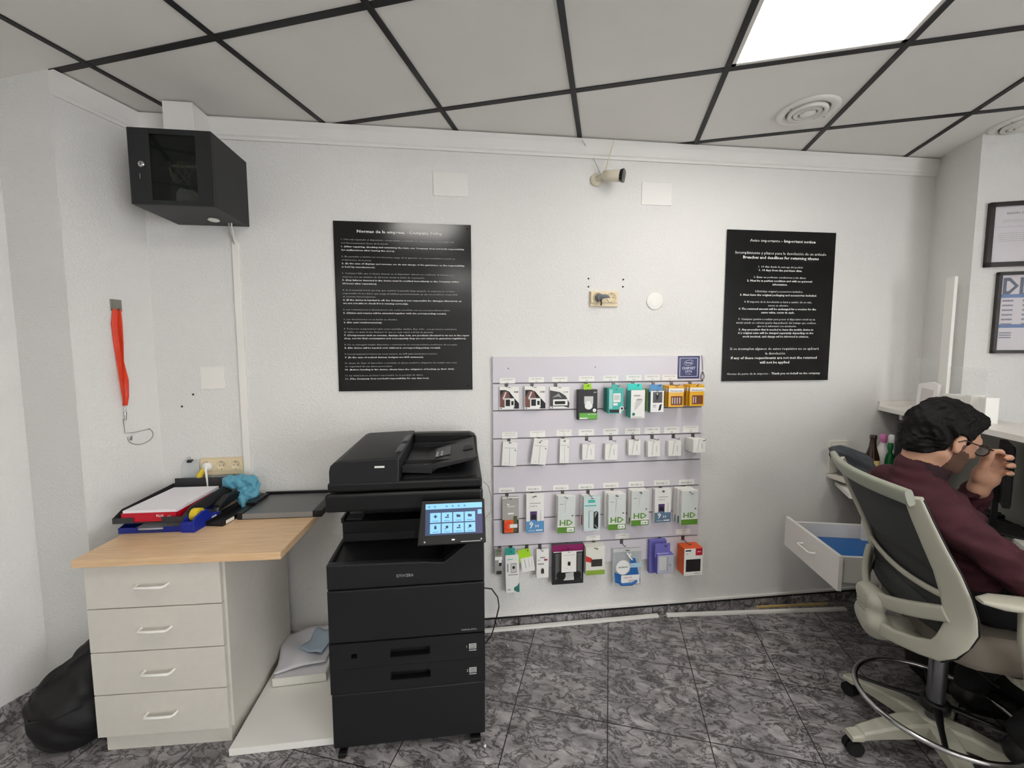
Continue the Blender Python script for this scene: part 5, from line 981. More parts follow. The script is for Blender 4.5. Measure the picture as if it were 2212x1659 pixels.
for (xl, xr_, yt, d, l) in ((2036, 2080, 850, .07, 'low white box on the shelf behind the head of the man'), (2085, 2100, 852, .05, 'small upright white box right of the low box on the shelf'), (2113, 2131, 857, .05, 'white box nearest the right edge of the three on the shelf')):
    q0 = hp(xl, yt, BD * 1.68, BD); q1 = hp(xr_, yt, BD * 1.68, BD); h = float(q0[2]) - 1.2125; a0, a1 = float(q1 @ AD), float(q0 @ AD)
    mb = MB(); c_ = np.array(AB((a0 + a1) / 2, 1.70, 1.2125)); gbox(mb, a0, a1, 1.68, 1.68 + d, 1.2125, 1.2125 + h, CARD); gbox(mb, a0 + .004, a1 - .004, 1.679, 1.68, 1.2185, 1.2065 + h, flat('box_face', (224, 222, 218)))
    mb.v = [tuple(np.array(v) - c_) for v in mb.v]; tag(mb.obj('shelf_box', bevel=.001, loc=tuple(c_)), l, 'box', 'white boxes on the counter shelf')
# ---- desk in front of the man
SX, SY = 1.775, 1.295; TH = rd(-23.4)
CF = np.array([math.cos(TH), math.sin(TH), 0]); CL = np.array([-math.sin(TH), math.cos(TH), 0])
def loc2w(f, l, z): return CF * f + CL * l + np.array([SX, SY, z])
t = thing('corner_desk', 'white corner desk below the counter shelf in front of the man', 'desk', (2.4, 1.8, 0)); od = np.array([2.4, 1.8, 0])
aw = a_wall(1.795) - .003
top = [(2.235, WALL - .004), (2.11, 2.02), (2.15, 1.90), (2.32, 1.80), (2.46, 1.69), (2.34, 1.50), (2.20, 1.33), (2.13, 1.15), (2.08, .85)]
pe = [AB(A0, 1.795)[:2], AB(aw, 1.795)[:2]]
mb = MB(); mb.prism([(x, y, .735) for x, y in top + pe], (0, 0, .025), CTR); mb.v = [tuple(np.array(v) - od) for v in mb.v]; mb.obj('worktop', t, bevel=.001)
mb = MB(); gbox(mb, A0, A0 + .02, 1.45, 1.79, 0, .735, CTR); gbox(mb, 2.66, 2.68, 1.50, 1.79, 0, .735, CTR); mb.v = [tuple(np.array(v) - od) for v in mb.v]; mb.obj('side_panel', t)
# drawer unit with the top drawer pulled open
t = thing('desk_drawer_unit', 'white drawer unit hung under the desk with its drawer pulled out', 'drawer unit', AB(2.18, 1.36, 0)); od = np.array(AB(2.18, 1.36, 0))
def dobj(mb, name, par=None, bev=.001): mb.v = [tuple(np.array(v) - od) for v in mb.v]; return mb.obj(name, par or t, bevel=bev)
mb = MB(); gbox(mb, 2.18, 2.198, 1.36, 1.49, .43, .73, CTR); gbox(mb, 2.60, 2.618, 1.36, 1.49, .43, .73, CTR); gbox(mb, 2.18, 2.618, 1.47, 1.49, .43, .73, CTR); gbox(mb, 2.18, 2.618, 1.36, 1.49, .43, .448, CTR); gbox(mb, 2.18, 2.618, 1.36, 1.49, .712, .73, CTR); dobj(mb, 'carcass')
fa0, fa1 = 2.155, 2.645; fb = 1.005
f1 = hz(1697, 1115, .60); f2 = hz(1813, 1202, .60); dv = (f1 - f2) / np.linalg.norm((f1 - f2)[:2]); dv[2] = 0; nv = np.array([dv[1], -dv[0], 0])
fl_ = float(np.linalg.norm((f1 - f2)[:2])); DB = f2.copy()
def dr(u, n, z): return DB * (1, 1, 0) + dv * u + nv * n + np.array([0, 0, z])
def dbox(mb, u0, u1, n0, n1, z0, z1, m): mb.prism([dr(u0, n0, z0), dr(u1, n0, z0), dr(u1, n1, z0), dr(u0, n1, z0)], (0, 0, z1 - z0), m)
mb = MB(); dbox(mb, 0, fl_, 0, .018, .432, .60, CTR); d_ = dobj(mb, 'open_drawer')
mb = MB(); dbox(mb, .03, .045, .018, .42, .455, .585, CTR); dbox(mb, fl_ - .045, fl_ - .03, .018, .42, .455, .585, CTR); dbox(mb, .03, fl_ - .03, .018, .42, .455, .462, CTR); dbox(mb, .03, fl_ - .03, .405, .42, .455, .585, CTR); dobj(mb, 'drawer_box', d_)
mb = MB(); hu = fl_ / 2; mb.tube([dr(hu - .055, 0, .525), dr(hu - .055, -.022, .525), dr(hu - .048, -.030, .525), dr(hu + .048, -.030, .525), dr(hu + .055, -.022, .525), dr(hu + .055, 0, .525)], .0045, PLAST, n=10); dobj(mb, 'handle', d_, 0)
mb = MB(); dbox(mb, .05, fl_ - .05, .03, .39, .463, .510, flat('folder_blue', (22, 92, 160), .4)); o = mb.obj('blue_folders', bevel=.002); tag(o, 'bright blue folders lying in the open desk drawer', 'folder')
# things on the desk by the wall
DT = .7605
p = hy(1795, 958, WALL); t = thing('wall_socket', 'cream-white socket plate on the wall behind the chair back', 'socket', (p[0] + .045, WALL, .93))
mb = MB(); mb.box(-.062, .062, -.014, 0, -.120, .075, flat('socket_ivory', (226, 222, 208), .4)); mb.box(-.052, .052, -.018, -.014, -.06, .06, PLAST); mb.obj('back_plate', t, bevel=.003)
mb = MB(); mb.box(-.03, .03, -.021, -.018, -.03, .03, PLAST); mb.obj('outlet', t, bevel=.001)
p = hy(1838, 985, 2.15)
def pouch(Q):
    d = cap(Q, (-.07, .02, .02), (.06, -.03, -.03), .042, .045); d = smin(d, ell(Q, (.07, -.03, -.05), (.05, .05, .06)), .03)
    return d + np.sin(Q[:, 0] * 70 + Q[:, 2] * 120) * .004 + np.sin(Q[:, 1] * 120 + Q[:, 0] * 40) * .003
t = thing('cloth_bundle', 'crumpled dark grey cloth bundle on the desk by the wall socket', 'cloth', (float(p[0]), 2.15, .935))
nets_obj('cloth_body', pouch, (-.14, -.10, -.14), (.15, .10, .09), .006, mat('grey_cloth', (74, 78, 84), .8, bump=.2, bscale=300, var=.25, vscale=25), t)
mb = MB(); mb.box(-.065, .10, -.04, .085, -.150, -.128, flat('ivory_box', (214, 208, 196), .5)); mb.box(-.02, .02, .02, .06, -.150, -.07, STEEL); mb.obj('cradle', t, bevel=.004)
p = hy(1887, 940, 2.10); x_, zt = float(p[0]), float(p[2]); AMB = mat('brown_glass', (46, 26, 14), .08, spec=.6, coat=.4)
t = thing('brown_bottle', 'brown glass swing-top bottle standing on the desk by the wall', 'bottle', (x_, 2.10, DT)); H = zt - DT
mb = MB(); mb.lathe([(.001, 0), (.033, .001), (.035, .01), (.035, H * .52), (.032, H * .60), (.018, H * .78), (.0145, H * .90), (.0145, H * .95)], AMB, n=28); mb.obj('glass', t)
mb = MB(); mb.lathe([(.0165, H * .93), (.0175, H * .95), (.016, H), (.001, H)], flat('bottle_cap', (34, 28, 26), .4), n=24); mb.tube([(-.017, 0, H * .90), (-.020, 0, H * .98), (0, 0, H * 1.01), (.020, 0, H * .98), (.017, 0, H * .90)], .0015, STEEL, n=6); mb.obj('stopper', t)
mb = MB(); mb.lathe([(.0355, H * .28), (.0355, H * .54)], flat('bottle_label', (206, 186, 120), .5), n=28, caps=False); mb.obj('label', t)
def flask(px, ytop, y, cols, label, r=.026, group='bottles on the desk by the wall'):
    p = hy(px, ytop, y); H = float(p[2]) - DT; t = thing('bottle', label, 'bottle', (float(p[0]), y, DT), 0, group)
    mb = MB(); mb.lathe([(.001, 0), (r, .001), (r, H * .62), (r * .8, H * .72), (r * .42, H * .80), (r * .42, H * .86)], cols[0], n=24); mb.obj('flask', t)
    mb = MB(); mb.lathe([(r * .55, H * .84), (r * .62, H * .90), (r * .58, H * .97), (r * .35, H), (.001, H)], cols[1], n=20); mb.obj('cap', t)
flask(1909, 937, 2.16, (flat('bottle_white', (226, 222, 222), .35), mat('pink_cap', (206, 120, 172), .35)), 'white bottle with a pink cap behind the brown bottle', .030)
flask(1927, 939, 2.15, (flat('bottle_white', (226, 222, 222), .35), WHT), 'white bottle with a white cap left of the black computer tower', .028)
flask(1924, 957, 2.09, (mat('green_glass', (12, 84, 40), .12), mat('green_cap', (16, 96, 48), .3)), 'green bottle standing in front of the white bottle', .022)
# tower under the shelf
p = hy(1939, 912, 2.03); x0 = float(p[0]); t = thing('computer_tower', 'black computer tower on the desk under the end of the counter shelf', 'computer', (x0, 2.03, DT), rd(-46)); H = float(p[2]) - DT
mb = MB(); mb.box(0, .17, 0, .12, 0.0, H, mat('tower_black', (24, 25, 27), .5)); mb.obj('case', t, bevel=.003)
mb = MB(); mb.box(.012, .158, -.004, 0, .02, H - .02, BLACK); mb.box(.03, .14, -.006, -.004, H - .08, H - .04, INK); mb.obj('front_panel', t)
# monitor seen edge-on, keyboard, mat, paper, lead
t = thing('monitor', 'small black screen seen edge-on beyond the face of the man', 'monitor', AB(2.24, 1.69, DT), rd(40))
mb = MB(); mb.box(-.10, .10, -.012, .012, .12, .385, BLACK); mb.obj('screen_case', t, bevel=.004)
mb = MB(); mb.box(-.095, .095, -.0135, -.012, .13, .375, mat('monitor_glass', (14, 16, 20), .1)); mb.obj('screen', t)
mb = MB(); mb.box(-.02, .02, .012, .03, 0.01, .2, BLACK); mb.obj('stand', t); mb = MB(); mb.box(-.10, .10, -.07, .09, 0, .010, BLACK); mb.obj('foot', t, bevel=.004)
def wbox(name, label, cat, pxs, z0, h, m, bev=.002, par=None):
    mb = MB(); mb.prism([hz(x, y, z0) for x, y in pxs], (0, 0, h), m); return tag(mb.obj(name, bevel=bev), label, cat)
wbox('paper_sheet', 'white paper lying on the desk beyond the keyboard', 'paper', [(2128, 1068), (2150, 1058), (2240, 1066), (2240, 1092)], DT, .002, PAPER)
t = thing('keyboard', 'black keyboard tray on the desk between the man\'s hand and the counter', 'keyboard', tuple(hz(2150, 1095, DT)))
o4 = hz(2150, 1095, DT); mb = MB(); mb.prism([hz(x, y, DT + .003) - o4 for x, y in ((2085, 1118), (2070, 1085), (2120, 1068), (2245, 1100), (2245, 1126))], (0, 0, .020), BLACK); mb.obj('case', t, bevel=.004)
mb = MB()
for j in range(3):
    for i in range(9):
        q = hz(2118 + i * 12 + j * 3, 1082 + i * 2.6 + j * 9, DT + .024) - o4; mb.box(q[0] - .008, q[0] + .008, q[1] - .007, q[1] + .007, q[2], q[2] + .003, INK2)
mb.obj('keys', t)
wbox('mouse_mat', 'black mat on the white desk edge in front of the keyboard', 'mat', [(2140, 1121), (2170, 1118), (2245, 1122), (2245, 1166), (2212, 1156)], DT, .004, mat('mat_black', (16, 16, 17), .85))
mb = MB(); q = [hz(x, y, DT + .006) for x, y in ((2150, 1072), (2166, 1073), (2180, 1068), (2184, 1058), (2176, 1045), (2166, 1036))]; mb.tube(q, .0025, BLACK, n=6); tag(mb.obj('mouse_cable'), 'black looped cable on the desk beyond the man\'s hand', 'cable')
pts = [AB(2.1 - .14 * i, 1.795, 1.0 - .012 * math.sin(i)) for i in range(6)]; mb = MB(); mb.tube(pts, .002, BLACK, n=6); tag(mb.obj('counter_cable'), 'thin black cable along the grey back panel of the counter', 'cable')
# ---- frames on the right wall
a_pl = AD * (aR - .001)
def pic(name, label, pts, frw, mprint):
    q = [hp(x, y, a_pl, AD) for x, y in pts]; bl = [float(v @ BD) for v in q]; b0, b1 = min(bl), max(bl); zt = max(v[2] for v in q); zb = min(v[2] for v in q)
    t = thing(name, label, 'picture frame', AB(aR - .001, (b0 + b1) / 2, (zt + zb) / 2), -GA); w2, h2 = (b1 - b0) / 2, (zt - zb) / 2
    mb = MB(); 
    for x0, x1, z0, z1 in ((-w2, -w2 + frw, -h2, h2), (w2 - frw, w2, -h2, h2), (-w2, w2, h2 - frw, h2), (-w2, w2, -h2, -h2 + frw)): mb.box(x0, x1, -.020, 0, z0, z1, flat('frame_dark', (38, 32, 30), .35))
    mb.obj('frame', t, bevel=.001)
    mb = MB(); mb.box(-w2 + frw, w2 - frw, -.008, -.002, -h2 + frw, h2 - frw, flat('poster_paper', (218, 212, 218), .4)); mprint(mb, w2 - frw, h2 - frw); mb.obj('sheet', t)
    mb = MB(); mb.box(-w2 + frw, w2 - frw, -.012, -.011, -h2 + frw, h2 - frw, mat('frame_glass', (240, 240, 240), .03, alpha=.08)); mb.obj('glass', t)
def m1(mb, w, h):
    y = -.0085; k = flat('cert_ink', (90, 84, 88))
    add_text(mb, 'REGISTRO DE EMPRESAS', (0, y, h * .72), XR, ZU, width=w * 1.1, height=.009, material=k, align='c', bold=.02)
    for i, (x, zz_, ww) in enumerate(((0, .50, 1.3), (0, .44, 1.4), (-.02, .26, 1.4), (.06, .20, .9), (0, .03, 1.6), (0, -.04, 1.6), (0, -.11, 1.6), (0, -.18, 1.55), (0, -.25, 1.6))):
        add_text(mb, 'se informa a los clientes que este establecimiento dispone de hojas', (x, y, h * zz_), XR, ZU, width=w * ww, height=.0045, material=k, align='c')
def m2(mb, w, h):
    y = -.0085; nv_ = flat('poster_navy', (58, 72, 104)); bl_ = flat('poster_blue', (78, 116, 178)); k = flat('poster_grey', (120, 124, 140))
    add_text(mb, 'DIAS', (-w + .012, y, h - .095), XR, ZU, height=.080, width=w * 1.7, material=nv_, bold=.03)
    for z in (.40, -.40): mb.box(-w, w, y - .001, y, h * z, h * z + .018, bl_)
    for r_ in range(6):
        for c_ in range(int((2 * w - .03) / .085)):
            mb.box(-w + .015 + c_ * .085, -w + .060 + c_ * .085, y - .001, y, h * .30 - r_ * .024, h * .30 - r_ * .024 + .008, k)
    for c_ in range(int((2 * w - .03) / .10)):
        for j in range(3): mb.box(-w + .012 + c_ * .10, -w + .062 + c_ * .10, y - .001, y, -h * .55 - j * .012, -h * .55 - j * .012 + .006, k)
pic('framed_notice', 'upper dark framed certificate on the right wall', ((2134, 441), (2125, 578), (2212, 435), (2290, 431)), .022, m1)
pic('framed_poster', 'lower dark framed poster with a large letter D on the right wall', ((2152, 591), (2142, 763), (2212, 587), (2290, 584)), .016, m2)
# ================================================================== swivel chair (built facing +X, then turned)
t = thing('swivel_chair', 'light grey swivel chair with a dark mesh back and a chrome foot ring', 'office chair', (SX, SY, 0), TH); CHAIR = t
CG = mat('chair_shell', (180, 178, 163), .42, var=.02, vscale=10); CG2 = mat('chair_rail_green', (150, 154, 138), .4); MESH = mat('mesh_fabric', (58, 60, 58), .8, bump=.3, bscale=900); CUSH = mat('seat_fabric', (128, 120, 108), .85, bump=.2, bscale=600)
def prof(z): return float(np.interp(z, [.40, .50, .58, .65, .73, .83, .96, 1.08], [-.20, -.185, -.145, -.108, -.118, -.152, -.213, -.262]))
# star base; first foot pointing so that the feet fall on the castors of the picture
leg_dir = [math.atan2(1.62 - SY, 1.72 - SX) - TH + rd(72) * k for k in range(5)]
mb = MB(); mb.lathe([(.001, .085), (.052, .085), (.055, .12), (.045, .150), (.033, .155), (.001, .155)], CG, n=30); mb.obj('hub', t)
for k, q in enumerate(leg_dir):
    d = np.array([math.cos(q), math.sin(q), 0]); n = np.array([-d[1], d[0], 0]); L_ = .315
    R = []
    for s_, w_, zt, zb in ((.03, .075, .150, .088), (.10, .072, .146, .092), (.20, .058, .122, .082), (.27, .048, .100, .070), (.275, .050, .090, .066), (L_, .046, .084, .064)):
        c = d * s_; R.append([c + n * w_ / 2 + (0, 0, zb), c + n * w_ / 2 + (0, 0, zt - .006), c + n * w_ * .36 + (0, 0, zt), c - n * w_ * .36 + (0, 0, zt), c - n * w_ / 2 + (0, 0, zt - .006), c - n * w_ / 2 + (0, 0, zb)])
    mb = MB(); mb.rings(R, CG, smooth=False); mb.obj('base_leg', t, bevel=.002)
    mb = MB()
    for i in range(5): c = d * (L_ - .008 - i * .008); mb.prism([c + n * .019 + (0, 0, .0835), c - n * .019 + (0, 0, .0835), c - n * .019 - d * .003 + (0, 0, .0835 + .0007 * i), c + n * .019 - d * .003 + (0, 0, .0835 + .0007 * i)], (0, 0, .003), CG)
    mb.obj('tread', t)
    c = d * (L_ - .02); mb = MB()
    for s_ in (-1, 1):
        o = c + n * s_ * .013; ring = []
        for h in (-.009, .009):
            ring.append([o + n * h + d * .028 * math.cos(g) + np.array([0, 0, .0285 + .028 * math.sin(g)]) for g in np.linspace(0, 2 * math.pi, 20, endpoint=False)])
        mb.rings(ring, BLACKM)
    mb.tube([c + (0, 0, .03), c + (0, 0, .066)], .007, STEEL, n=8); mb.obj('castor', t)
GASM = mat('gas_lift', (112, 112, 116), .3, metal=.85)
mb = MB(); mb.lathe([(.027, .150), (.027, .40), (.024, .405), (.024, .46)], GASM, n=28); mb.obj('gas_lift', t)
mb = MB(); mb.lathe([(.030, .190), (.044, .192), (.044, .222), (.030, .226)], BLACK, n=28); mb.obj('ring_collar', t)
mb = MB(); mb.tube([(.238 * math.cos(g), .238 * math.sin(g), .205) for g in np.linspace(0, 2 * math.pi, 72, endpoint=False)], .0095, CHROME, n=12, closed=True); mb.obj('foot_ring', t)
for g in (rd(68), rd(158), rd(-112), rd(-22)):
    mb = MB(); mb.sweep([(.04 * math.cos(g), .04 * math.sin(g), .215), (.14 * math.cos(g), .14 * math.sin(g), .205), (.234 * math.cos(g), .234 * math.sin(g), .202)], (-math.sin(g), math.cos(g), 0), [.030, .018, .016], .010, BLACK, n=8); mb.obj('ring_spoke', t)
mb = MB(); mb.box(-.11, .10, -.075, .075, .455, .505, CG); mb.box(-.06, .06, -.05, .05, .42, .46, BLACK); mb.obj('mechanism', t, bevel=.008)
mb = MB(); mb.tube([(0, -.06, .47), (.02, -.16, .465), (.03, -.22, .46)], .005, BLACK, n=8); mb.obj('tilt_lever', t)
def rr_(x0, x1, y0, y1, r, n=6):
    out = []
    for cx, cy, a0 in ((x1 - r, y1 - r, 0), (x0 + r, y1 - r, 90), (x0 + r, y0 + r, 180), (x1 - r, y0 + r, 270)):
        for k in range(n + 1): q = rd(a0 + 90 * k / n); out.append((cx + r * math.cos(q), cy + r * math.sin(q)))
    return out
o2 = rr_(-.105, .345, -.245, .245, .08); R = []
for s_, z in ((.90, .506), (.97, .516), (1.0, .540), (1.0, .585), (.97, .612), (.88, .624)): R.append([(.085 + (x - .085) * s_, y * s_, z) for x, y in o2])
mb = MB(); mb.rings(R, CUSH); mb.obj('seat', t)
# mesh back
BW = .258
def bx(y, z):   # back surface, middle bulging backwards
    k = max(0, 1 - (y / BW) ** 2); return prof(z) - .045 * k + (.03 * k if .68 < z < .82 else 0)
V = []; F = []; ny, nz = 16, 20
for j in range(nz + 1):
    z = .60 + (1.075 - .60) * j / nz
    for i in range(ny + 1):
        y = -BW + .01 + (2 * BW - .02) * i / ny; V.append((bx(y, max(z, .64)) + .012, y, z + (0 if z > .7 else (.7 - z) * .0)))
for j in range(nz):
    for i in range(ny): a = j * (ny + 1) + i; F.append((a, a + 1, a + ny + 2, a + ny + 1))
mb = MB(); mb.add(V, F, MESH, True); o = mb.obj('mesh_back', t); s_ = o.modifiers.new('solid', 'SOLIDIFY'); s_.thickness = .004
for s_ in (-1, 1):
    zs_ = [1.075, 1.0, .92, .84, .77, .71, .66, .62]
    ws = [.050, .056, .062, .070, .078, .082, .080, .076]
    wv = np.array([.66, s_ * .75, 0]); wv /= np.linalg.norm(wv)
    pts = [np.array([bx(s_ * BW, z) + .010, s_ * (BW - .004), z]) for z in zs_]; av = [wv * 1.0 for _ in pts]
    pts += [np.array([-.128, s_ * .246, .585]), np.array([-.140, s_ * .222, .553]), np.array([-.165, s_ * .175, .532]), np.array([-.195, s_ * .115, .516]), np.array([-.215, s_ * .06, .508]), np.array([-.222, s_ * .01, .505])]
    av += [np.array([.35, s_ * .75, -.45]), np.array([.15, s_ * .55, -.8]), np.array([.10, s_ * .2, -1]), np.array([.1, 0, -1.0]), np.array([.1, 0, -1.0]), np.array([.1, 0, -1.0])]
    ws += [.070, .062, .054, .050, .054, .060]
    mb = MB(); mb.sweep(pts, av, ws, .022, CG, n=16, p=4); mb.obj('side_rail', t)
    pts = [p_ + a_ / np.linalg.norm(a_) * (w_ / 2 + .001) for p_, a_, w_ in list(zip(pts, av, ws))[:10]]
    mb = MB(); mb.tube(pts, .0034, BLACK, n=8); mb.obj('edge_trim', t)
pts = []; 
for y in np.linspace(-BW - .012, BW + .012, 15): pts.append((bx(y, 1.08) - .004, y, 1.078))
mb = MB(); mb.sweep(pts, (-.35, 0, 1), .056, .026, CG2, n=14, p=3.5); mb.obj('top_rail', t)
pts = [(bx(y, .75) - .006, y, .755 - .030 * (1 - (y / BW) ** 2)) for y in np.linspace(-BW + .03, BW - .03, 13)]
mb = MB(); mb.sweep(pts, (0, 0, 1), .022, .012, CG, n=10); mb.obj('lumbar_strip', t)
pts = [(bx(y, .74) + .004, y, .725 - .045 * (1 - (y / BW) ** 2)) for y in np.linspace(-BW + .03, BW - .03, 13)]
mb = MB(); mb.sweep(pts, (0, 0, 1), .060, .006, mat('lumbar_pad', (44, 46, 46), .6), n=10); mb.obj('lumbar_pad', t)
# lower yoke: upper cross bar and lower curved bar meeting at a central block
def yx(y): return -.120 - .105 * max(0, 1 - (abs(y) / .25) ** 1.6)
pts = [(yx(y), y, .605 + .095 * (abs(y) / .25) ** 1.5) for y in np.linspace(-.236, .236, 17)]
mb = MB(); mb.sweep(pts, (-.15, 0, 1), [.050, .052, .053, .053, .052, .052, .054, .056, .058, .056, .054, .052, .052, .053, .053, .052, .050], .024, CG, n=14, p=4); mb.obj('upper_yoke', t)
def blk(Q):
    d = cap(Q, (-.222, -.030, .600), (-.222, .030, .600), .040, .040)
    d = smin(d, cap(Q, (-.222, -.026, .520), (-.222, .026, .520), .044, .044), .03)
    d = smin(d, cap(Q, (-.200, 0, .480), (-.09, 0, .485), .046, .042), .03)
    return smax(d, -.256 - Q[:, 0], .008)
nets_obj('central_block', blk, (-.30, -.12, .42), (-.02, .12, .67), .006, CG, t)
mb = MB()
for k in range(7): mb.box(-.2585, -.250, -.026, .030, .545 + k * .0105, .5495 + k * .0105, CG)
mb.obj('ribs', t)
for s_ in (-1, 1):
    pts = [(.10, s_ * .10, .497), (.09, s_ * .22, .492), (.08, s_ * .285, .510), (.055, s_ * .305, .57), (.03, s_ * .305, .68), (.03, s_ * .30, .765)]
    mb = MB(); mb.sweep(pts, [(1, 0, 0)] * 6, [.060, .062, .060, .052, .048, .050], .024, CG, n=12, p=4); mb.obj('armrest_bracket', t)
    pts = [(-.09, s_ * .30, .783), (-.05, s_ * .30, .785), (.05, s_ * .297, .785), (.14, s_ * .29, .783), (.18, s_ * .285, .778)]
    mb = MB(); mb.sweep(pts, (0, 1, 0), [.035, .075, .082, .075, .040], [.012, .026, .028, .026, .012], CG, n=14, p=3); mb.obj('armrest_pad', t)
# ================================================================== the man on the chair (modelled in chair space, facing +X, leaning forward)
t_p = None
SKIN = mat('skin', (196, 150, 124), .5, var=.07, vscale=40, bump=.05, bscale=500); HAIR = mat('hair_black', (12, 10, 9), .62, bump=.6, bscale=300, spec=.22); BEARD = mat('beard_dark', (92, 66, 52), .75, bump=.4, bscale=500)
KNIT = mat('maroon_knit', (64, 24, 33), .85, bump=.3, bscale=500, var=.12, vscale=14); COLL = mat('collar_dark', (44, 19, 26), .8, bump=.2, bscale=500); TROU = mat('black_trousers', (17, 17, 19), .85, bump=.2, bscale=400); SHOE = mat('black_shoe', (16, 15, 15), .4)
H0 = np.array([-.038, 0, 1.246]); PT = rd(23); YW = rd(8)
hF = np.array([math.cos(PT) * math.cos(YW), math.cos(PT) * math.sin(YW), -math.sin(PT)]); hU = np.array([math.sin(PT) * math.cos(YW), math.sin(PT) * math.sin(YW), math.cos(PT)]); hY = np.cross(hU, hF); HR = np.stack([hF, hY, hU], 1)
def hd_(x, y, z): return H0 + hF * x + hY * y + hU * z
SH_R = np.array([-.102, -.178, .975]); EL_R = np.array([.078, -.232, .832]); WR_R = np.array([.330, -.15, .810])
SH_L = np.array([-.105, .185, 1.010]); EL_L = np.array([.150, .225, .838]); WR_L = np.array([.088, .030, 1.040])
HIP = np.array([.02, 0, .70])
def hand_f(Q):
    W = WR_L
    d = cap(Q, W, W + (.010, 0, .03), .026, .028)
    # palm: from the wrist to the knuckle row, thicker at the heel of the hand
    kn = [np.array(k) for k in ((.106, .034, 1.158), (.121, .030, 1.147), (.130, .024, 1.128), (.131, .018, 1.106))]
    for k, r0 in zip(kn, (.0145, .0150, .0148, .0138)): d = smin(d, cap(Q, W + (.008, 0, .022), k, .022, r0), .012)
    d = smin(d, ell(Q, (.106, .006, 1.088), (.028, .017, .028)), .014)
    d = smin(d, ell(Q, (.078, .012, 1.104), (.021, .018, .034)), .014)
    fs = [((.127, .024, 1.181), (.122, -.004, 1.192), (.106, -.014, 1.196)), ((.145, .018, 1.168), (.142, -.014, 1.175), (.124, -.027, 1.175)), ((.150, .010, 1.144), (.146, -.019, 1.148), (.128, -.031, 1.148)), ((.148, .004, 1.118), (.144, -.020, 1.120), (.128, -.031, 1.120))]
    df = None
    for k, (a, b, c), r in zip(kn, fs, (.0095, .0100, .0098, .0088)):
        e = smin(cap(Q, k, a, r * 1.25, r * 1.08), cap(Q, a, b, r * 1.08, r), .004); e = smin(e, cap(Q, b, c, r, r * .86), .003)
        df = e if df is None else np.minimum(df, e)
    d = smin(d, df, .004)
    th_ = smin(cap(Q, (.076, .016, 1.090), (.080, -.004, 1.140), .018, .0125), cap(Q, (.080, -.004, 1.140), (.088, -.012, 1.172), .0122, .0108), .005); th_ = smin(th_, cap(Q, (.088, -.012, 1.172), (.094, -.010, 1.194), .0108, .009), .004)
    return smin(d, th_, .007)
def hand_r(Q):
    d = cap(Q, WR_R, WR_R + (.04, .03, -.01), .027, .024)
    for i in range(4):
        a = WR_R + (.075 - abs(i - 1.5) * .004, .012 + .020 * i, -.012); d = smin(d, cap(Q, WR_R + (.03, .02, -.005), a, .022, .0125), .01)
        b = a + (.035, .006, -.004); c = b + (.026, .002, -.022); d = smin(d, np.minimum(cap(Q, a, b, .0098, .0090), cap(Q, b, c, .0090, .0078)), .004)
    d = smin(d, smin(cap(Q, WR_R + (.015, .035, -.005), WR_R + (.055, .075, -.020), .016, .012), cap(Q, WR_R + (.055, .075, -.020), WR_R + (.09, .08, -.030), .011, .009), .005), .008)
    return d
def head_f(Q):
    q = (Q - H0) @ HR
    d = ell(q, (-.012, 0, .018), (.096, .076, .090))
    d = smin(d, ell(q, (.040, 0, -.030), (.056, .062, .075)), .03)
    d = smin(d, cap(q, (.052, -.022, -.100), (.052, .022, -.100), .026, .026), .03)
    d = smin(d, cap(q, (-.015, -.048, -.072), (.045, -.030, -.100), .024, .020), .02); d = smin(d, cap(q, (-.015, .048, -.072), (.045, .030, -.100), .024, .020), .02)
    d = smin(d, cap(q, (.078, -.030, .012), (.078, .030, .012), .016, .016), .012)      # brow
    d = smin(d, cap(q, (.090, 0, .002), (.113, 0, -.036), .008, .012), .010)             # nose
    d = smin(d, cap(q, (.100, -.010, -.040), (.100, .010, -.040), .009, .009), .006)
    d = smin(d, cap(q, (.090, -.020, -.064), (.090, .020, -.064), .006, .006), .006); d = smin(d, cap(q, (.088, -.018, -.075), (.088, .018, -.075), .006, .006), .006)
    for s in (-1, 1):
        d = smax(d, -ell(q, (.094, s * .030, -.006), (.012, .017, .011)), .008)
        d = smin(d, ell(q, (.076, s * .030, -.006), (.0135, .0135, .0125)), .003)
        e = ell(q, (-.006, s * .081, -.022), (.020, .009, .032)); e = smin(e, ell(q, (-.003, s * .079, -.047), (.012, .008, .012)), .006)
        e = smax(e, -ell(q, (.000, s * .090, -.020), (.010, .007, .018)), .004)
        d = smin(d, e, .006)
    d = smin(d, cap(Q, hd_(-.036, 0, -.07), (-.118, 0, 1.055), .055, .062), .03)
    return d
def body_f(Q):
    d = head_f(Q)
    d = smin(d, torso(Q) + .014, .02)
    d = smin(d, hand_f(Q), .012); d = smin(d, hand_r(Q), .012)
    d = smin(d, cap(Q, EL_L, WR_L, .036, .026), .02); d = smin(d, cap(Q, EL_R, WR_R, .038, .026), .02)
    for s in (-1, 1): d = smin(d, legs(Q, s) + .014, .02)
    return d
KN = lambda s: np.array([.375, s * .15, .625]); ANK = lambda s: np.array([.18, s * .13, .24]); TOE = lambda s: np.array([.30, s * .14, .165])
def legs(Q, s):
    d = cap(Q, HIP + (.02, s * .09, -.0), KN(s), .092, .066); d = smin(d, cap(Q, KN(s), ANK(s), .064, .048), .03); return d
def torso(Q):
    d = ell(Q, (.015, 0, .76), (.105, .168, .13))
    d = smin(d, ell(Q, (-.008, 0, .87), (.102, .160, .13)), .05)
    d = smin(d, ell(Q, (-.075, 0, .975), (.100, .165, .095)), .05)
    for S0, E0 in ((SH_R, EL_R), (SH_L, EL_L)):
        d = smin(d, cap(Q, S0, E0, .063, .045), .035)
    return d
print('person nets')
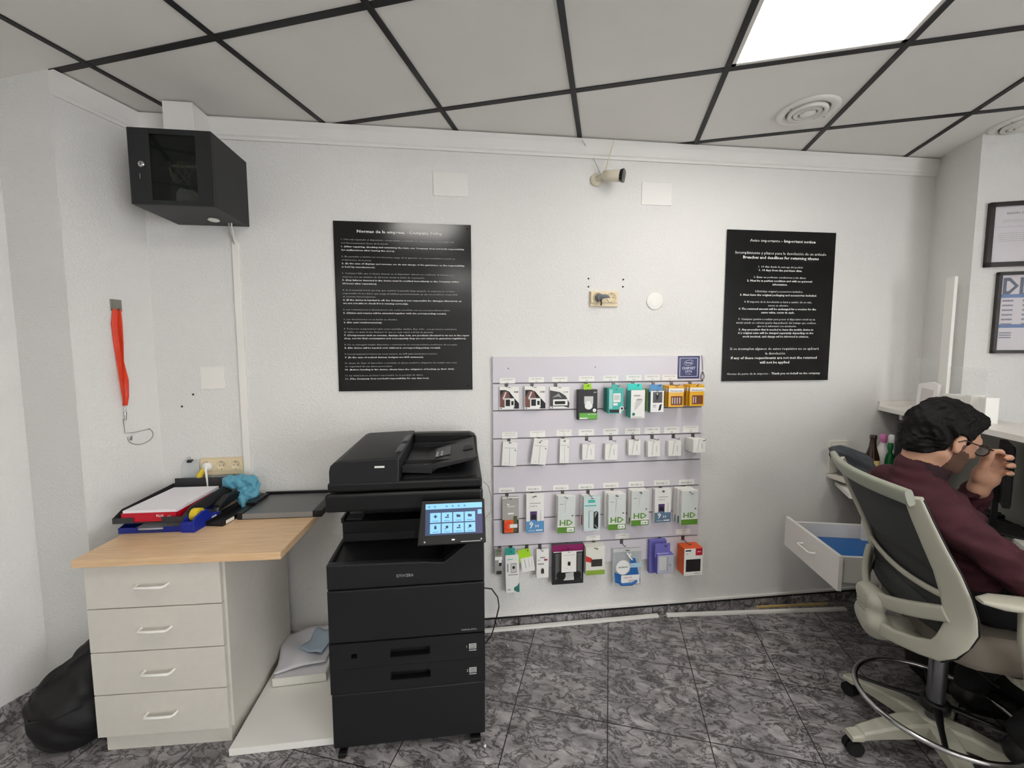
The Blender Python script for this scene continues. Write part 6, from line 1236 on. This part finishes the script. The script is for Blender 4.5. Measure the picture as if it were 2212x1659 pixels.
def fold(Q):
    arm = np.clip((Q[:, 0] + .08) * 8, 0, 1)
    w1 = np.sin(Q[:, 2] * 85 - Q[:, 0] * 50 + 2.5 * np.sin(Q[:, 1] * 20 + Q[:, 0] * 25))
    w2 = np.sin(Q[:, 0] * 48 + Q[:, 2] * 62 + 3 * np.sin(Q[:, 1] * 15 + Q[:, 2] * 18))
    return .0065 * w1 * arm + .0052 * w2 * (1 - .6 * arm) * np.clip((1.06 - Q[:, 2]) * 7, .2, 1) + .0012 * np.sin(Q[:, 2] * 150 + 4 * np.sin(Q[:, 0] * 30))
def sweater(Q):
    d = torso(Q)
    d = smin(d, cap(Q, EL_R, WR_R - (.03, -.01, 0), .052, .040), .03)
    d = smin(d, cap(Q, EL_L, EL_L + (WR_L - EL_L) * .93, .052, .035), .03)
    d = smin(d, cap(Q, (-.115, 0, 1.03), (-.105, 0, 1.112), .088, .070), .03)
    d = d - .004 + fold(Q)
    d = smax(d, -cap(Q, (-.115, 0, 1.05), (-.085, 0, 1.17), .058, .064), .004)
    d = smax(d, .668 - Q[:, 2], .01)
    return d
V, Fc = nets(body_f, (-.30, -.36, .10), (.50, .36, 1.37), .0055)
mb = MB(); mb.add(V, [tuple(int(i) for i in q) for q in Fc], SKIN, True)
me_o = mb.obj('person'); me_o.location = (SX, SY, 0); me_o.rotation_euler = (0, 0, TH)
tag(me_o, 'dark-haired man in maroon sweater and glasses leaning forward, one hand raised to his face', 'person')
sm = me_o.modifiers.new('smooth', 'SMOOTH'); sm.factor = .5; sm.iterations = 2
PP = me_o
nets_obj('sweater', sweater, (-.32, -.38, .64), (.42, .38, 1.19), .0062, KNIT, PP)
def collar(Q):
    d = np.abs(cap(Q, (-.118, 0, 1.050), (-.080, 0, 1.160), .067, .072)) - .0045
    ax_ = (Q - np.array([-.118, 0, 1.050])) @ (np.array([.038, 0, .110]) / .1164)
    return smax(smax(d, ax_ - .096, .004), .035 - ax_, .004)
nets_obj('collar', collar, (-.22, -.12, 1.02), (.06, .12, 1.20), .0045, COLL, PP)
def trousers(Q):
    d = smin(legs(Q, -1), legs(Q, 1), .02); d = smin(d, ell(Q, (.010, 0, .725), (.115, .172, .088)), .03)
    return smax(d, .20 - Q[:, 2], .01) + fold(Q) * .7
nets_obj('trousers', trousers, (-.22, -.28, .17), (.48, .28, .83), .008, TROU, PP)
for s in (-1, 1):
    def shoe(Q, s=s):
        d = cap(Q, ANK(s) + (0, 0, -.03), ANK(s) + (-.01, 0, -.055), .042, .042); d = smin(d, cap(Q, ANK(s) + (-.01, 0, -.06), TOE(s), .040, .034), .03)
        return d
    a_ = ANK(s); nets_obj('shoe', shoe, (a_[0] - .09, a_[1] - .08, .10), (a_[0] + .20, a_[1] + .09, .30), .007, SHOE, PP)
def hair(Q):
    q = (Q - H0) @ HR
    d = ell(q, (-.015, 0, .026), (.110, .088, .100))
    d = smin(d, ell(q, (-.045, 0, -.015), (.078, .081, .085)), .03)
    d = smin(d, cap(q, (.042, -.03, .076), (.072, .0, .080), .028, .026), .02); d = smin(d, cap(q, (.042, .03, .076), (.072, .0, .080), .028, .026), .02)
    d = smin(d, ell(q, (-.055, 0, -.062), (.056, .062, .062)), .02)
    n_ = .0030 * np.sin(q[:, 0] * 150 + 5 * np.sin(q[:, 2] * 40)) * np.sin(q[:, 1] * 120 + 2) + .0035 * np.sin(q[:, 0] * 60 + q[:, 2] * 70 + 3 * np.sin(q[:, 1] * 30)) + .0016 * np.sin(q[:, 0] * 300 + q[:, 1] * 260 + 6 * np.sin(q[:, 2] * 60))
    d = d + n_
    # hairline: keep what lies above / behind the line running forehead - temple - in front of and above the ear - nape
    face = smax(q[:, 0] - .088 - .0 * q[:, 2], .0 * q[:, 0] - 1, .001)
    l1 = .058 - q[:, 2] + (q[:, 0] - .085) * .15                  # under the fringe (front)
    l2 = .012 - q[:, 2] + (q[:, 0] - .03) * .9                    # temple
    l3 = -.012 - q[:, 2] - (q[:, 0] + .010) * .35                # above the ear
    front = np.where(q[:, 0] > .052, l1, np.where(q[:, 0] > .022, -.020 - q[:, 2] + (q[:, 0] - .022) * 2.4, np.where(q[:, 0] > -.026, .004 - q[:, 2], -.112 - q[:, 2] + (q[:, 0] + .10) * .48)))
    side = np.where((q[:, 0] > .008) & (q[:, 0] <= .026), -.048 - q[:, 2], front)
    d = smax(d, side, .008)
    return d
nets_obj('hair', hair, (-.20, -.12, 1.08), (.14, .12, 1.40), .004, HAIR, PP, smooth_it=1)
def beard(Q):
    q = (Q - H0) @ HR
    d = head_f(Q) - .002
    d = smax(d, q[:, 2] + .072 - np.clip(np.abs(q[:, 1]) - .03, 0, 1) * 1.0, .004)
    d = smax(d, -(q[:, 0] - .002), .004); d = smax(d, -(q[:, 2] + .135), .003); 
    return d + .001 * np.sin(q[:, 0] * 500) * np.sin(q[:, 2] * 460)
nets_obj('beard', beard, (-.10, -.10, 1.06), (.13, .10, 1.22), .0045, BEARD, PP, smooth_it=1)
# glasses
def gl(x, y, z): return tuple(hd_(x, y, z))
gt = bpy.data.objects.new('eyeglasses', None)
GM = mat('tortoise_frame', (44, 26, 18), .25); mb = MB()
for s in (-1, 1): 
    mb.tube([gl(.106, s * (.033 + .026 * math.cos(g)), -.010 + .019 * math.sin(g)) for g in np.linspace(0, 2 * math.pi, 24, endpoint=False)], .0022, GM, n=8, closed=True)
    mb.tube([gl(.104, s * .060, -.002), gl(.098, s * .078, -.001), gl(.05, s * .083, -.004), (gl(.0, s * .086, -.006)), gl(-.018, s * .088, -.020)], .0022, GM, n=8)
mb.tube([gl(.108, -.008, -.006), gl(.112, 0, -.003), gl(.108, .008, -.006)], .002, GM, n=8); go = mb.obj('eyeglasses', PP)
mb = MB(); 
for s in (-1, 1): mb.prism([gl(.1055, s * (.033 + .024 * math.cos(g)), -.010 + .017 * math.sin(g)) for g in np.linspace(0, 2 * math.pi, 20, endpoint=False)], tuple(hF * .001), mat('lens', (210, 215, 215), .04, alpha=.15))
mb.obj('lenses', go)
bpy.data.objects.remove(gt)
for s in (-1, 1):
    mb = MB(); c = hd_(.083, s * .030, -.006); R = []
    for k in range(1, 6): g = math.pi * .5 * k / 6; R.append([tuple(c + hF * .0098 * math.cos(g) + (hY * math.cos(b) + hU * math.sin(b)) * .0098 * math.sin(g)) for b in np.linspace(0, 2 * math.pi, 14, endpoint=False)])
    mb.rings(R, flat('eye_white', (216, 208, 202), .2)); mb.rings([[tuple(c + hF * .0102 + (hY * math.cos(b) + hU * math.sin(b)) * r for b in np.linspace(0, 2 * math.pi, 14, endpoint=False))] if False else [tuple(c + hF * h + (hY * math.cos(b) + hU * math.sin(b)) * r) for b in np.linspace(0, 2 * math.pi, 14, endpoint=False)] for h, r in ((.0092, .0048), (.0104, .0022))], flat('iris', (40, 26, 18), .2)); mb.obj('eye', PP)
# black bag standing under the desk behind the chair base
def bag2(Q):
    d = ell(Q, (0, 0, .22), (.23, .12, .27)); d = smax(d, -(Q[:, 2] - .002), .01); return d + .004 * np.sin(Q[:, 0] * 45 + Q[:, 2] * 30) + .003 * np.sin(Q[:, 2] * 70)
p_ = np.array([2.20, 1.49, 0])
t = thing('black_backpack', 'black backpack on the floor under the desk behind the chair base', 'backpack', (float(p_[0]), float(p_[1]), 0), rd(122))
nets_obj('pack_body', bag2, (-.27, -.17, -.01), (.27, .17, .54), .009, BAGM, t)
mb = MB(); mb.tube([(-.03, 0, .47), (-.02, 0, .515), (.02, 0, .515), (.03, 0, .47)], .007, BAGM, n=8); mb.obj('handle', t)
